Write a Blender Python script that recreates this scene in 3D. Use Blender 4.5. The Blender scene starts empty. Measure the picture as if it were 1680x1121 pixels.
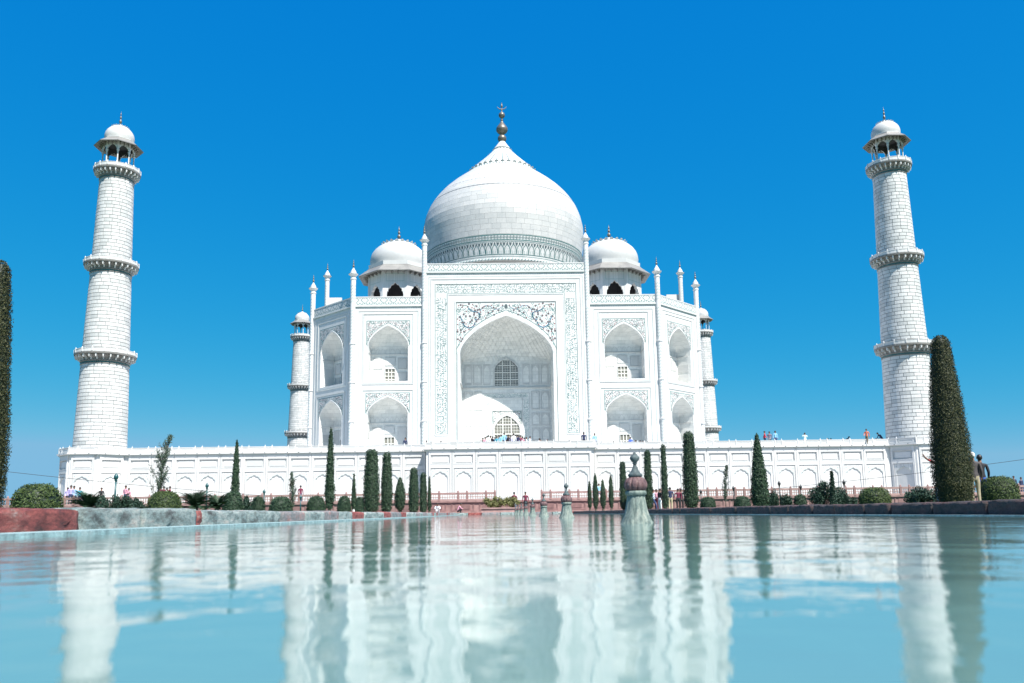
import bpy, math, random
import numpy as np
from mathutils import Matrix, Vector

random.seed(7); np.random.seed(7)
SC = bpy.context.scene
COL = SC.collection
PI = math.pi
R = math.radians

# ------------------------------------------------------------------ camera
CAMLOC = Vector((-1.2005, -88.935, 0.10))
def camera():
    pitch, roll, yaw = 0.1537, -0.0135, 0.0165
    fwd = Vector((math.sin(yaw)*math.cos(pitch), math.cos(yaw)*math.cos(pitch), math.sin(pitch)))
    right = Vector((math.cos(yaw), -math.sin(yaw), 0))
    up = right.cross(fwd)
    r2 = right*math.cos(roll) + up*math.sin(roll)
    u2 = up*math.cos(roll) - right*math.sin(roll)
    m = Matrix((r2, u2, -fwd)).transposed().to_4x4()
    m.translation = CAMLOC
    cd = bpy.data.cameras.new('camera'); co = bpy.data.objects.new('camera', cd); COL.objects.link(co)
    co.matrix_world = m
    cd.sensor_width = 36; cd.lens = 28.903; cd.shift_x = 0.0008; cd.shift_y = 0.04327
    cd.clip_start = 0.05; cd.clip_end = 6000
    cd.dof.use_dof = True; cd.dof.focus_distance = 60; cd.dof.aperture_fstop = 4.0
    SC.camera = co
camera()

# ------------------------------------------------------------------ sky, sun, exposure
SUN_DIR = Vector((0.67, -1.0, 1.72)).normalized()      # towards the sun
SUN_EL = math.asin(SUN_DIR.z); SUN_AZ = math.atan2(SUN_DIR.x, SUN_DIR.y)
w = bpy.data.worlds.new('World'); SC.world = w; w.use_nodes = True
nt = w.node_tree; nt.nodes.clear()
sky = nt.nodes.new('ShaderNodeTexSky'); sky.sky_type = 'NISHITA'; sky.sun_disc = False
sky.sun_elevation = SUN_EL; sky.sun_rotation = SUN_AZ
sky.air_density = 1.0; sky.dust_density = 0.0; sky.ozone_density = 2.0; sky.altitude = 200
# the photograph's deep azure grade: one gain and gamma per channel on the whole sky
EXPO = 1.02; STR = 0.12
sep = nt.nodes.new('ShaderNodeSeparateColor'); com = nt.nodes.new('ShaderNodeCombineColor'); nt.links.new(sky.outputs[0], sep.inputs[0])
for ch, (gain, gam, top) in enumerate(((0.60, 2.6, 0.22), (0.555, 0.56, 0.50), (0.748, 0.11, 0.76))):
    last = sep.outputs[ch]
    for op, val in (('MULTIPLY', STR), ('POWER', gam), ('MULTIPLY', gain), ('MINIMUM', top), ('MULTIPLY', 1/(STR*2**EXPO))):
        n_ = nt.nodes.new('ShaderNodeMath'); n_.operation = op; n_.inputs[1].default_value = val; nt.links.new(last, n_.inputs[0]); last = n_.outputs[0]
    nt.links.new(last, com.inputs[ch])
bg = nt.nodes.new('ShaderNodeBackground'); bg.inputs['Strength'].default_value = STR
wo = nt.nodes.new('ShaderNodeOutputWorld')
nt.links.new(com.outputs[0], bg.inputs[0]); nt.links.new(bg.outputs[0], wo.inputs[0])
sd = bpy.data.lights.new('sun', 'SUN'); sd.energy = 5.0; sd.angle = R(0.5); sd.color = (1.0, 0.95, 0.87)
so = bpy.data.objects.new('sun', sd); COL.objects.link(so)
so.location = (60, -90, 150); so.rotation_euler = (-SUN_DIR).to_track_quat('-Z', 'Y').to_euler()
vs = SC.view_settings; vs.view_transform = 'Standard'; vs.look = 'None'; vs.gamma = 1.0; vs.use_curve_mapping = False
vs.exposure = EXPO

# ------------------------------------------------------------------ materials
MATS = {}
def _new(name):
    m = bpy.data.materials.new(name); m.use_nodes = True
    nt = m.node_tree; b = nt.nodes['Principled BSDF']
    MATS[name] = m
    return m, nt, b
def _n(nt, t, **kw):
    n = nt.nodes.new(t)
    for k, v in kw.items():
        if k in n.inputs: n.inputs[k].default_value = v
        else: setattr(n, k, v)
    return n
def ramp(nt, stops):
    r = nt.nodes.new('ShaderNodeValToRGB'); e = r.color_ramp.elements
    while len(e) < len(stops): e.new(0.5)
    for i, (p, c) in enumerate(stops): e[i].position = p; e[i].color = (*c, 1)
    return r
def math_(nt, op, a, b=None):
    n = nt.nodes.new('ShaderNodeMath'); n.operation = op
    for i, v in enumerate((a, b)):
        if v is None: continue
        if isinstance(v, (int, float)): n.inputs[i].default_value = v
        else: nt.links.new(v, n.inputs[i])
    return n.outputs[0]
def mix_(nt, fac, a, b, blend='MIX'):
    n = nt.nodes.new('ShaderNodeMix'); n.data_type = 'RGBA'; n.blend_type = blend
    for idx, v in ((0, fac), (6, a), (7, b)):
        if isinstance(v, (int, float)): n.inputs[idx].default_value = v
        elif isinstance(v, tuple): n.inputs[idx].default_value = (*v, 1)
        else: nt.links.new(v, n.inputs[idx])
    return n.outputs[2]
def rnd(nt):
    """a random number per block: per mesh island plus per object"""
    g = nt.nodes.new('ShaderNodeNewGeometry'); oi = nt.nodes.new('ShaderNodeObjectInfo')
    s = math_(nt, 'ADD', g.outputs['Random Per Island'], oi.outputs['Random'])
    return math_(nt, 'FRACT', s)

def marble(name, lo, hi, rough=0.5, vein=0.5, blocks=True, bumps=0.0, stain=None, streak=False, mixb=0.6):
    m, nt, b = _new(name)
    tc = nt.nodes.new('ShaderNodeTexCoord')
    no = _n(nt, 'ShaderNodeTexNoise', Scale=0.55, Detail=7.0, Roughness=0.62, Distortion=1.2); nt.links.new(tc.outputs['Object'], no.inputs['Vector'])
    rp = ramp(nt, [(0.3, lo), (0.72, hi)]); nt.links.new(no.outputs[0], rp.inputs[0])
    c = rp.outputs[0]
    if blocks:
        r2 = ramp(nt, [(0.0, tuple(x*0.86 for x in lo)), (0.25, lo), (0.6, hi), (1.0, tuple(min(x*1.03, .9) for x in hi))]); nt.links.new(rnd(nt), r2.inputs[0])
        c = mix_(nt, mixb, c, r2.outputs[0])
    if stain:
        n2 = _n(nt, 'ShaderNodeTexNoise', Scale=1.8, Detail=8.0, Roughness=0.7); nt.links.new(tc.outputs['Object'], n2.inputs['Vector'])
        r3 = ramp(nt, [(0.52, (0, 0, 0)), (0.75, (1, 1, 1))]); nt.links.new(n2.outputs[0], r3.inputs[0])
        c = mix_(nt, math_(nt, 'MULTIPLY', r3.outputs[0], 0.5), c, stain)
    if streak:                                   # rain streaks and grime with a shape of their own
        mp = nt.nodes.new('ShaderNodeMapping'); mp.inputs['Scale'].default_value = (1.6, 1.6, 0.12); nt.links.new(tc.outputs['Object'], mp.inputs[0])
        n4 = _n(nt, 'ShaderNodeTexNoise', Scale=1.0, Detail=8.0, Roughness=0.72); nt.links.new(mp.outputs[0], n4.inputs['Vector'])
        r4 = ramp(nt, [(0.50, (0, 0, 0)), (0.78, (1, 1, 1))]); nt.links.new(n4.outputs[0], r4.inputs[0])
        c = mix_(nt, math_(nt, 'MULTIPLY', r4.outputs[0], 0.38), c, (.40, .41, .40))
    nt.links.new(c, b.inputs['Base Color']); b.inputs['Roughness'].default_value = rough
    b.inputs['Specular IOR Level'].default_value = 0.35
    return m
marble('marble', (.49, .50, .495), (.61, .61, .605))
marble('marble_wall', (.50, .51, .505), (.615, .615, .61), blocks=False, streak=True)
marble('marble_block', (.44, .455, .45), (.60, .60, .59), streak=True)
marble('marble_dome', (.425, .435, .435), (.515, .51, .50), stain=(.34, .36, .365), mixb=.38)
marble('kiosk_shade', (.05, .053, .06), (.09, .092, .10), blocks=False)  # near-black lining: the shade inside the kiosks painted into the colour
marble('corbel_shade', (.15, .148, .14), (.25, .245, .235), blocks=False)  # shade between the balcony brackets put into the stone colour
marble('eave_shade', (.16, .155, .15), (.26, .255, .24), blocks=False)  # weathered stone with the shade under the eaves put into its colour
def marble_joint(name):
    m, nt, b = _new(name)
    tc = nt.nodes.new('ShaderNodeTexCoord')
    sp = nt.nodes.new('ShaderNodeSeparateXYZ'); nt.links.new(tc.outputs['Object'], sp.inputs[0])
    cb = nt.nodes.new('ShaderNodeCombineXYZ'); nt.links.new(math_(nt, 'ADD', sp.outputs[0], math_(nt, 'MULTIPLY', sp.outputs[1], 0.6)), cb.inputs[0]); nt.links.new(sp.outputs[2], cb.inputs[1])
    br = _n(nt, 'ShaderNodeTexBrick', Scale=0.9); br.inputs['Mortar Size'].default_value = 0.012; br.inputs['Bias'].default_value = -0.2
    br.inputs['Color1'].default_value = (.76, .76, .74, 1); br.inputs['Color2'].default_value = (.54, .555, .55, 1); br.inputs['Mortar'].default_value = (.33, .35, .345, 1)
    br.inputs['Brick Width'].default_value = 0.9; br.inputs['Row Height'].default_value = 0.45
    nt.links.new(cb.outputs[0], br.inputs['Vector'])
    no = _n(nt, 'ShaderNodeTexNoise', Scale=1.1, Detail=6.0, Roughness=0.65); nt.links.new(tc.outputs['Object'], no.inputs['Vector'])
    rp = ramp(nt, [(0.3, (.54, .555, .54)), (0.7, (.76, .76, .74))]); nt.links.new(no.outputs[0], rp.inputs[0])
    nt.links.new(mix_(nt, 0.5, br.outputs[0], rp.outputs[0]), b.inputs['Base Color']); b.inputs['Roughness'].default_value = 0.5
    return m
marble_joint('marble_vault')
def plain(name, c, rough=0.6, metal=0.0, var=0.25, scale=6.0, bump=0.0, bscale=20.0):
    m, nt, b = _new(name)
    tc = nt.nodes.new('ShaderNodeTexCoord')
    no = _n(nt, 'ShaderNodeTexNoise', Scale=scale, Detail=5.0, Roughness=0.6); nt.links.new(tc.outputs['Object'], no.inputs['Vector'])
    rp = ramp(nt, [(0.3, tuple(x*(1-var) for x in c)), (0.7, tuple(min(x*(1+var), .95) for x in c))]); nt.links.new(no.outputs[0], rp.inputs[0])
    nt.links.new(rp.outputs[0], b.inputs['Base Color'])
    b.inputs['Roughness'].default_value = rough; b.inputs['Metallic'].default_value = metal
    if bump:
        n2 = _n(nt, 'ShaderNodeTexNoise', Scale=bscale, Detail=6.0, Roughness=0.7); nt.links.new(tc.outputs['Object'], n2.inputs['Vector'])
        bp = _n(nt, 'ShaderNodeBump', Strength=0.8, Distance=bump); nt.links.new(n2.outputs[0], bp.inputs['Height']); nt.links.new(bp.outputs[0], b.inputs['Normal'])
    return m
plain('joint', (.17, .18, .185), var=.1)
plain('inlay_teal', (.045, .145, .14), var=.35, scale=3)
plain('inlay_dark', (.07, .10, .11), var=.3, scale=3)
plain('inlay_blue', (.04, .13, .20), var=.4, scale=1.5)
plain('inlay_red', (.20, .07, .07), var=.4, scale=2)
plain('inlay_pale', (.24, .36, .35), var=.25, scale=2)
plain('finial_metal', (.16, .15, .13), rough=.45, metal=.5, var=.3)
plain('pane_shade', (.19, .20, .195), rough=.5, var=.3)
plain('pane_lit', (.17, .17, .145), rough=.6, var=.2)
plain('lattice', (.58, .58, .55), var=.08)
plain('red_stone', (.27, .165, .155), var=.28, scale=2.5, bump=.01)
plain('red_stone_dark', (.22, .125, .12), var=.3, scale=3.0, bump=.01)
plain('red_stone_pale', (.36, .235, .22), var=.25, scale=2.0, bump=.01)
plain('bounce_pale', (.40, .37, .35), var=.15, scale=1.2)
plain('lawn', (.05, .09, .025), var=.4, scale=4, bump=.02)
plain('path_stone', (.25, .16, .14), var=.35, scale=.8, bump=.004)
plain('bark', (.10, .075, .055), var=.35, scale=14, bump=.01)
plain('white_paint', (.7, .7, .68), var=.1)
plain('lamp_green', (.012, .075, .085), rough=.4, var=.2)
plain('lamp_dark', (.02, .022, .025), rough=.4, var=.2)
plain('cable', (.03, .035, .04), var=.1)
plain('eave_dark', (.42, .41, .38), var=.2)
def rim_mat(name, stops, scale, bump, stretch=1.0, ys=1.0):
    m, nt, b = _new(name)
    tc = nt.nodes.new('ShaderNodeTexCoord'); oi = nt.nodes.new('ShaderNodeObjectInfo')
    ad = nt.nodes.new('ShaderNodeVectorMath'); ad.operation = 'ADD'
    nt.links.new(tc.outputs['Object'], ad.inputs[0])
    sc = nt.nodes.new('ShaderNodeVectorMath'); sc.operation = 'SCALE'; sc.inputs[0].default_value = (37, 11, 23); nt.links.new(oi.outputs['Random'], sc.inputs['Scale'])
    nt.links.new(sc.outputs[0], ad.inputs[1])
    mp = nt.nodes.new('ShaderNodeMapping'); mp.inputs['Scale'].default_value = (1, ys, stretch); nt.links.new(ad.outputs[0], mp.inputs[0])
    no = _n(nt, 'ShaderNodeTexNoise', Scale=scale, Detail=9.0, Roughness=0.68); nt.links.new(mp.outputs[0], no.inputs['Vector'])
    rp = ramp(nt, stops); nt.links.new(no.outputs[0], rp.inputs[0])
    n3 = _n(nt, 'ShaderNodeTexNoise', Scale=scale*5, Detail=6.0, Roughness=0.85); nt.links.new(mp.outputs[0], n3.inputs['Vector'])
    r3 = ramp(nt, [(0.36, (.40, .40, .40)), (0.5, (.95, .95, .95)), (0.66, (1.5, 1.5, 1.5))]); nt.links.new(n3.outputs[0], r3.inputs[0])
    nt.links.new(mix_(nt, 0.8, rp.outputs[0], r3.outputs[0], 'MULTIPLY'), b.inputs['Base Color'])
    n2 = _n(nt, 'ShaderNodeTexNoise', Scale=scale*9, Detail=8.0, Roughness=0.75); nt.links.new(ad.outputs[0], n2.inputs['Vector'])
    bp = _n(nt, 'ShaderNodeBump', Strength=1.0, Distance=bump); nt.links.new(n2.outputs[0], bp.inputs['Height']); nt.links.new(bp.outputs[0], b.inputs['Normal'])
    b.inputs['Roughness'].default_value = 0.75
    return m
rim_mat('rim_red', [(.32, (.05, .018, .02)), (.43, (.20, .045, .042)), (.56, (.32, .085, .075)), (.63, (.36, .15, .13)), (.69, (.48, .40, .38))], 10, .03, 1, .35)
rim_mat('rim_pale', [(.30, (.05, .06, .06)), (.40, (.13, .15, .145)), (.48, (.22, .29, .285)), (.56, (.34, .39, .375)), (.63, (.44, .42, .39)), (.70, (.46, .34, .30))], 8, .03, 1, .35)
rim_mat('rim_mixed', [(.28, (.06, .065, .07)), (.42, (.16, .18, .19)), (.55, (.27, .24, .24)), (.70, (.36, .18, .165))], 8, .03, 1, .35)
rim_mat('rim_shade', [(.30, (.018, .018, .02)), (.46, (.06, .05, .05)), (.62, (.12, .055, .05)), (.72, (.24, .14, .125))], 8, .03, 1, .4)  # dark copy for the right kerb: its turned-away, shaded side painted in
rim_mat('ledge', [(.25, (.10, .17, .18)), (.55, (.26, .38, .39)), (.8, (.42, .46, .44))], 3, .008)
rim_mat('fountain_pale', [(.32, (.035, .05, .047)), (.42, (.10, .14, .128)), (.56, (.20, .24, .212)), (.70, (.31, .31, .26))], 30, .004, .22)
rim_mat('fountain_red', [(.30, (.028, .02, .025)), (.45, (.095, .05, .055)), (.6, (.155, .09, .09)), (.72, (.26, .20, .19))], 24, .003)
rim_mat('fountain_top', [(.28, (.02, .026, .03)), (.5, (.055, .08, .085)), (.72, (.14, .18, .18))], 24, .003)
def leaf_mat(name, a, b_, c, rough=.6):
    m, nt, b = _new(name)
    rp = ramp(nt, [(0.0, a), (0.5, b_), (1.0, c)]); nt.links.new(rnd(nt), rp.inputs[0])
    nt.links.new(rp.outputs[0], b.inputs['Base Color']); b.inputs['Roughness'].default_value = rough
    b.inputs['Specular IOR Level'].default_value = 0.25
    return m
leaf_mat('leaf_cypress', (.012, .032, .018), (.028, .06, .032), (.05, .085, .045))
leaf_mat('leaf_olive', (.010, .016, .005), (.030, .038, .012), (.075, .075, .032))
leaf_mat('leaf_bush', (.02, .04, .01), (.045, .075, .02), (.08, .11, .035))
leaf_mat('leaf_dark', (.008, .025, .016), (.018, .045, .03), (.045, .08, .055))
leaf_mat('leaf_grey', (.025, .05, .035), (.05, .085, .06), (.09, .13, .09))
leaf_mat('leaf_yellow', (.06, .07, .02), (.13, .14, .05), (.24, .22, .10))
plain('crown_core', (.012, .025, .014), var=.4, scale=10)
def water_mat():
    m, nt, b = _new('water')
    tc = nt.nodes.new('ShaderNodeTexCoord')
    b.inputs['Base Color'].default_value = (.112, .215, .205, 1); b.inputs['Roughness'].default_value = 0.03
    b.inputs['IOR'].default_value = 2.7
    h = None
    for s, d, amp in ((1.1, 2.0, 0.9), (4.5, 2.0, 0.38), (15.0, 2.0, 0.085), (42.0, 2.0, 0.022)):
        mp = nt.nodes.new('ShaderNodeMapping'); mp.inputs['Scale'].default_value = (1.25, 1.0, 1.0); mp.inputs['Location'].default_value = (s*3.1, s*1.7, 0)
        nt.links.new(tc.outputs['Object'], mp.inputs[0])
        no = _n(nt, 'ShaderNodeTexNoise', Scale=s, Detail=d, Roughness=0.5); nt.links.new(mp.outputs[0], no.inputs['Vector'])
        v = math_(nt, 'MULTIPLY', no.outputs[0], amp)
        h = v if h is None else math_(nt, 'ADD', h, v)
    bp = _n(nt, 'ShaderNodeBump', Strength=1.0, Distance=0.012); nt.links.new(h, bp.inputs['Height']); nt.links.new(bp.outputs[0], b.inputs['Normal'])
water_mat()
_flat = {}
def cloth(c):
    k = tuple(c)
    if k not in _flat:
        _flat[k] = plain('cloth_%d' % len(_flat), k, rough=.8, var=.18, scale=9)
    return _flat[k]
plain('skin', (.20, .105, .07), rough=.55, var=.1); plain('hair', (.012, .01, .01), rough=.5, var=.3); plain('shoe', (.03, .025, .025), var=.3)
plain('cap_cloth', (.62, .62, .6), var=.1)

# ------------------------------------------------------------------ mesh builder
class MB:
    def __init__(s): s.v = []; s.f = []; s.m = []
    def add(s, vs, fs, mi=0):
        o = len(s.v); s.v += [tuple(p) for p in vs]
        for f in fs: s.f.append(tuple(i+o for i in f)); s.m.append(mi)
    def quad(s, a, b, c, d, mi=0): s.add((a, b, c, d), ((0, 1, 2, 3),), mi)
    def box(s, x0, y0, z0, x1, y1, z1, mi=0):
        s.add([(x0,y0,z0),(x1,y0,z0),(x1,y1,z0),(x0,y1,z0),(x0,y0,z1),(x1,y0,z1),(x1,y1,z1),(x0,y1,z1)],
              [(0,3,2,1),(4,5,6,7),(0,1,5,4),(1,2,6,5),(2,3,7,6),(3,0,4,7)], mi)
    def lathe(s, prof, n=24, cx=0, cy=0, mi=0, a0=0.0, cap=True, mod=None):
        vs = []
        for (r, z) in prof:
            for i in range(n):
                a = a0 + 2*PI*i/n
                k = 1 if mod is None else mod(a, z)
                vs.append((cx + r*k*math.cos(a), cy + r*k*math.sin(a), z))
        fs = []
        for j in range(len(prof)-1):
            for i in range(n):
                i2 = (i+1) % n
                fs.append((j*n+i, j*n+i2, (j+1)*n+i2, (j+1)*n+i))
        if cap:
            fs.append(tuple(range(n-1, -1, -1))); k = (len(prof)-1)*n; fs.append(tuple(range(k, k+n)))
        s.add(vs, fs, mi)
    def tube(s, pts, rad, n=6, mi=0):
        pts = [Vector(p) for p in pts]; vs = []; L = len(pts)
        if isinstance(rad, (int, float)): rad = [rad]*L
        for i, p in enumerate(pts):
            t = (pts[min(i+1, L-1)] - pts[max(i-1, 0)]).normalized()
            a = t.cross(Vector((0.31, 0.95, 0.05))).normalized(); b = t.cross(a)
            for k in range(n):
                an = 2*PI*k/n; q = p + (a*math.cos(an) + b*math.sin(an))*rad[i]; vs.append(tuple(q))
        fs = [(i*n+k, i*n+(k+1) % n, (i+1)*n+(k+1) % n, (i+1)*n+k) for i in range(L-1) for k in range(n)]
        fs.append(tuple(range(n-1, -1, -1))); fs.append(tuple(range((L-1)*n, L*n)))
        s.add(vs, fs, mi)
    def mesh(s, name, mats, off=(0, 0, 0), smooth=False):
        me = bpy.data.meshes.new(name)
        v = [(a+off[0], b+off[1], c+off[2]) for a, b, c in s.v] if any(off) else s.v
        me.from_pydata(v, [], s.f)
        for m in ([mats] if isinstance(mats, str) else mats): me.materials.append(MATS[m])
        if len(me.materials) > 1: me.polygons.foreach_set('material_index', s.m)
        if smooth: me.polygons.foreach_set('use_smooth', [True]*len(me.polygons))
        me.update()
        return me
    def build(s, name, mats, parent=None, off=(0, 0, 0), smooth=False, loc=None, rz=0):
        return link(name, s.mesh(name, mats, off, smooth), parent, loc, rz)
def link(name, me, parent=None, loc=None, rz=0):
    o = bpy.data.objects.new(name, me); COL.objects.link(o)
    if parent: o.parent = parent
    if loc: o.location = loc
    if rz: o.rotation_euler = (0, 0, rz)
    return o
def thing(name, label, cat, loc=(0, 0, 0), rz=0, group=None):
    o = bpy.data.objects.new(name, None); COL.objects.link(o); o.location = loc; o.rotation_euler = (0, 0, rz); o.empty_display_size = .3
    tag(o, label, cat, group); return o
def tag(o, label, cat, group=None):
    o['label'] = label; o['category'] = cat
    if group: o['group'] = group
def structure(o): o['kind'] = 'structure'; return o
def stuff(o): o['kind'] = 'stuff'; return o
def group_empty(name, parent, loc=(0, 0, 0), rz=0):
    o = bpy.data.objects.new(name, None); COL.objects.link(o); o.parent = parent; o.location = loc; o.rotation_euler = (0, 0, rz); o.empty_display_size = .3
    return o

def arch_pts(w, zs, za, n=20, uc=0.0):
    h = za-zs; out = []
    for i in range(n+1):
        a = PI*i/n
        out.append((uc - w*math.cos(a), zs + h*(0.62*math.sin(a) + 0.38*(1-abs(math.cos(a))))))
    return out
def cusped_pts(w, zs, za, cusps=7, per=4, uc=0.0, amp=0.10):
    h = za-zs; out = []; n = cusps*per
    for i in range(n+1):
        a = PI*i/n
        k = 1 - amp + amp*abs(math.sin(PI*i/per)) * 1.0
        if i == n//2: k = 1.0
        out.append((uc - w*math.cos(a)*k, zs + h*(0.62*math.sin(a) + 0.38*(1-abs(math.cos(a))))*k))
    out[0] = (uc-w, zs); out[-1] = (uc+w, zs)
    return out
def wall_hole(m, u0, u1, z0, z1, arch, zb, y, mi=0):
    """a flat wall facing -y with an arched opening whose sill is zb"""
    ul, ur = arch[0][0], arch[-1][0]; zs = arch[0][1]
    P = lambda u, z: (u, y, z)
    m.quad(P(u0, z0), P(ul, z0), P(ul, z1), P(u0, z1), mi); m.quad(P(ur, z0), P(u1, z0), P(u1, z1), P(ur, z1), mi)
    if zb > z0: m.quad(P(ul, z0), P(ur, z0), P(ur, zb), P(ul, zb), mi)
    for (a, b) in zip(arch[:-1], arch[1:]):
        if b[0] - a[0] > 1e-5: m.quad(P(*a), P(*b), P(b[0], z1), P(a[0], z1), mi)
        elif a[0] - b[0] > 1e-5: m.quad(P(*b), P(*a), P(a[0], z1), P(b[0], z1), mi)
def jamb(m, arch, zb, y0, y1, mi=0):
    pts = [(arch[0][0], zb)] + list(arch) + [(arch[-1][0], zb)]
    for a, b in zip(pts[:-1], pts[1:]):
        m.quad((a[0], y0, a[1]), (b[0], y0, b[1]), (b[0], y1, b[1]), (a[0], y1, a[1]), mi)
    m.quad((pts[-1][0], y0, zb), (pts[0][0], y0, zb), (pts[0][0], y1, zb), (pts[-1][0], y1, zb), mi)
def frame(m, u0, u1, z0, z1, t, y, p, mi=0, bottom=True):
    m.box(u0, y-p, z0, u0+t, y, z1, mi); m.box(u1-t, y-p, z0, u1, y, z1, mi)
    m.box(u0+t, y-p, z1-t, u1-t, y, z1, mi)
    if bottom: m.box(u0+t, y-p, z0, u1-t, y, z0+t, mi)
def ribbon(m, pts, wd, fn, mi=0):
    """a flat strip of inlay along a 2D polyline laid on a surface by fn(u, v)"""
    L = len(pts); A = []; B = []
    for i in range(L):
        p0 = pts[max(i-1, 0)]; p1 = pts[min(i+1, L-1)]
        dx, dy = p1[0]-p0[0], p1[1]-p0[1]; l = math.hypot(dx, dy) or 1
        ww = wd[i] if isinstance(wd, list) else wd
        nx, ny = -dy/l*ww/2, dx/l*ww/2
        A.append(fn(pts[i][0]+nx, pts[i][1]+ny)); B.append(fn(pts[i][0]-nx, pts[i][1]-ny))
    for i in range(L-1): m.quad(B[i], B[i+1], A[i+1], A[i], mi)
def disc(m, u, v, r, fn, n=6, mi=0, rv=None):
    m.add([fn(u + r*math.cos(2*PI*i/n), v + (rv or r)*math.sin(2*PI*i/n)) for i in range(n)], [tuple(range(n))], mi)
def rect_line(m, u0, u1, z0, z1, t, fn, mi=0, bottom=True):
    m.quad(fn(u0, z0), fn(u0+t, z0), fn(u0+t, z1), fn(u0, z1), mi); m.quad(fn(u1-t, z0), fn(u1, z0), fn(u1, z1), fn(u1-t, z1), mi)
    m.quad(fn(u0+t, z1-t), fn(u1-t, z1-t), fn(u1-t, z1), fn(u0+t, z1), mi)
    if bottom: m.quad(fn(u0+t, z0), fn(u1-t, z0), fn(u1-t, z0+t), fn(u0+t, z0+t), mi)
def blocks_on(parent, prof_r, courses, widths, mat, proud, gap, view_local, limit=300, name='block', seg=3, joined='block_courses', ang=0.0):
    """courses of curved stone blocks round a lathe body; the `limit` that show largest are parts, the rest one part"""
    rs = random.Random(11); items = []
    for ci, (z0, z1) in enumerate(courses):
        r0, r1 = prof_r(z0), prof_r(z1); rm = (r0+r1)/2
        a = ang + rs.random()*6; end = a + 2*PI; cuts = [a]
        base = widths(ci)
        while True:
            wd = base*rs.uniform(.8, 1.25) if not isinstance(base, int) else 2*PI*rm/base
            a2 = cuts[-1] + wd/rm
            if a2 > end - 0.5*wd/rm: cuts.append(end); break
            cuts.append(a2)
        for a0, a1 in zip(cuts[:-1], cuts[1:]):
            ga = gap/2/rm; gz = gap/2
            h = z1-z0; dr = (r1-r0)
            vs = []
            for pr in (-0.03, proud):
                for zz, fr in ((z0+gz, gz/h), (z1-gz, 1-gz/h)):
                    rr = r0 + dr*fr + pr
                    for k in range(seg+1):
                        an = a0+ga + (a1-a0-2*ga)*k/seg
                        vs.append((rr*math.cos(an), rr*math.sin(an), zz))
            n = seg+1; fs = []
            o0, o1 = 2*n, 3*n
            for k in range(seg):
                fs.append((o0+k, o0+k+1, o1+k+1, o1+k)); fs.append((k+1, o0+k+1, o0+k, k)[::-1]); fs.append((n+k, o1+k, o1+k+1, n+k+1)[::-1])
            fs.append((0, o0, o1, n)[::-1]); fs.append((seg, n+seg, o1+seg, o0+seg)[::-1])
            am = (a0+a1)/2; c = Vector((rm*math.cos(am), rm*math.sin(am), (z0+z1)/2))
            slope = -dr/h
            nn = Vector((math.cos(am), math.sin(am), slope)).normalized()
            vd = view_local - c
            items.append((nn.dot(vd.normalized())*(a1-a0)*rm*math.hypot(h, dr)/vd.length_squared, vs, fs))
    items.sort(key=lambda t: -t[0])
    for sc, vs, fs in items[:limit]:
        if sc <= 0: break
        b = MB(); b.add(vs, fs); b.build(name, mat, parent)
    b = MB()
    for sc, vs, fs in items[limit:]: b.add(vs, fs)
    stuff(b.build(joined, mat, parent))

# ------------------------------------------------------------------ ground, pool, water
GZ = 0.15; PW = 4.30; PEND = -27.0; PNEAR = -96.0; TY = -22.0
def sheet(name, rects, z, mat):
    m = MB()
    for x0, y0, x1, y1 in rects: m.quad((x0, y0, z), (x1, y0, z), (x1, y1, z), (x0, y1, z))
    return structure(m.build(name, mat))
HX = PW+.05
sheet('ground', [(-2500, -2500, 2500, PNEAR), (-2500, PNEAR, -HX, PEND+.05), (HX, PNEAR, 2500, PEND+.05), (-2500, PEND+.05, 2500, 2500)], GZ-.004, 'lawn')
sheet('path', [(-8.3, PNEAR, -4.8, PEND+.6), (4.8, PNEAR, 8.3, PEND+.6), (-8.3, PEND+.6, 8.3, TY)], GZ, 'path_stone')
m = MB(); m.quad((-PW-.02, PNEAR, 0), (PW+.02, PNEAR, 0), (PW+.02, PEND+.02, 0), (-PW-.02, PEND+.02, 0)); structure(m.build('water', 'water'))
m = MB()
m.quad((-PW-.2, PNEAR, -1.2), (PW+.2, PNEAR, -1.2), (PW+.2, PEND+.2, -1.2), (-PW-.2, PEND+.2, -1.2))
for sx in (-1, 1): m.quad((sx*(PW+.06), PNEAR, -1.2), (sx*(PW+.06), PEND+.06, -1.2), (sx*(PW+.06), PEND+.06, .02), (sx*(PW+.06), PNEAR, .02))
m.quad((-PW, PEND+.06, -1.2), (PW, PEND+.06, -1.2), (PW, PEND+.06, .02), (-PW, PEND+.06, .02))
structure(m.build('pool_basin', 'ledge'))
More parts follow.
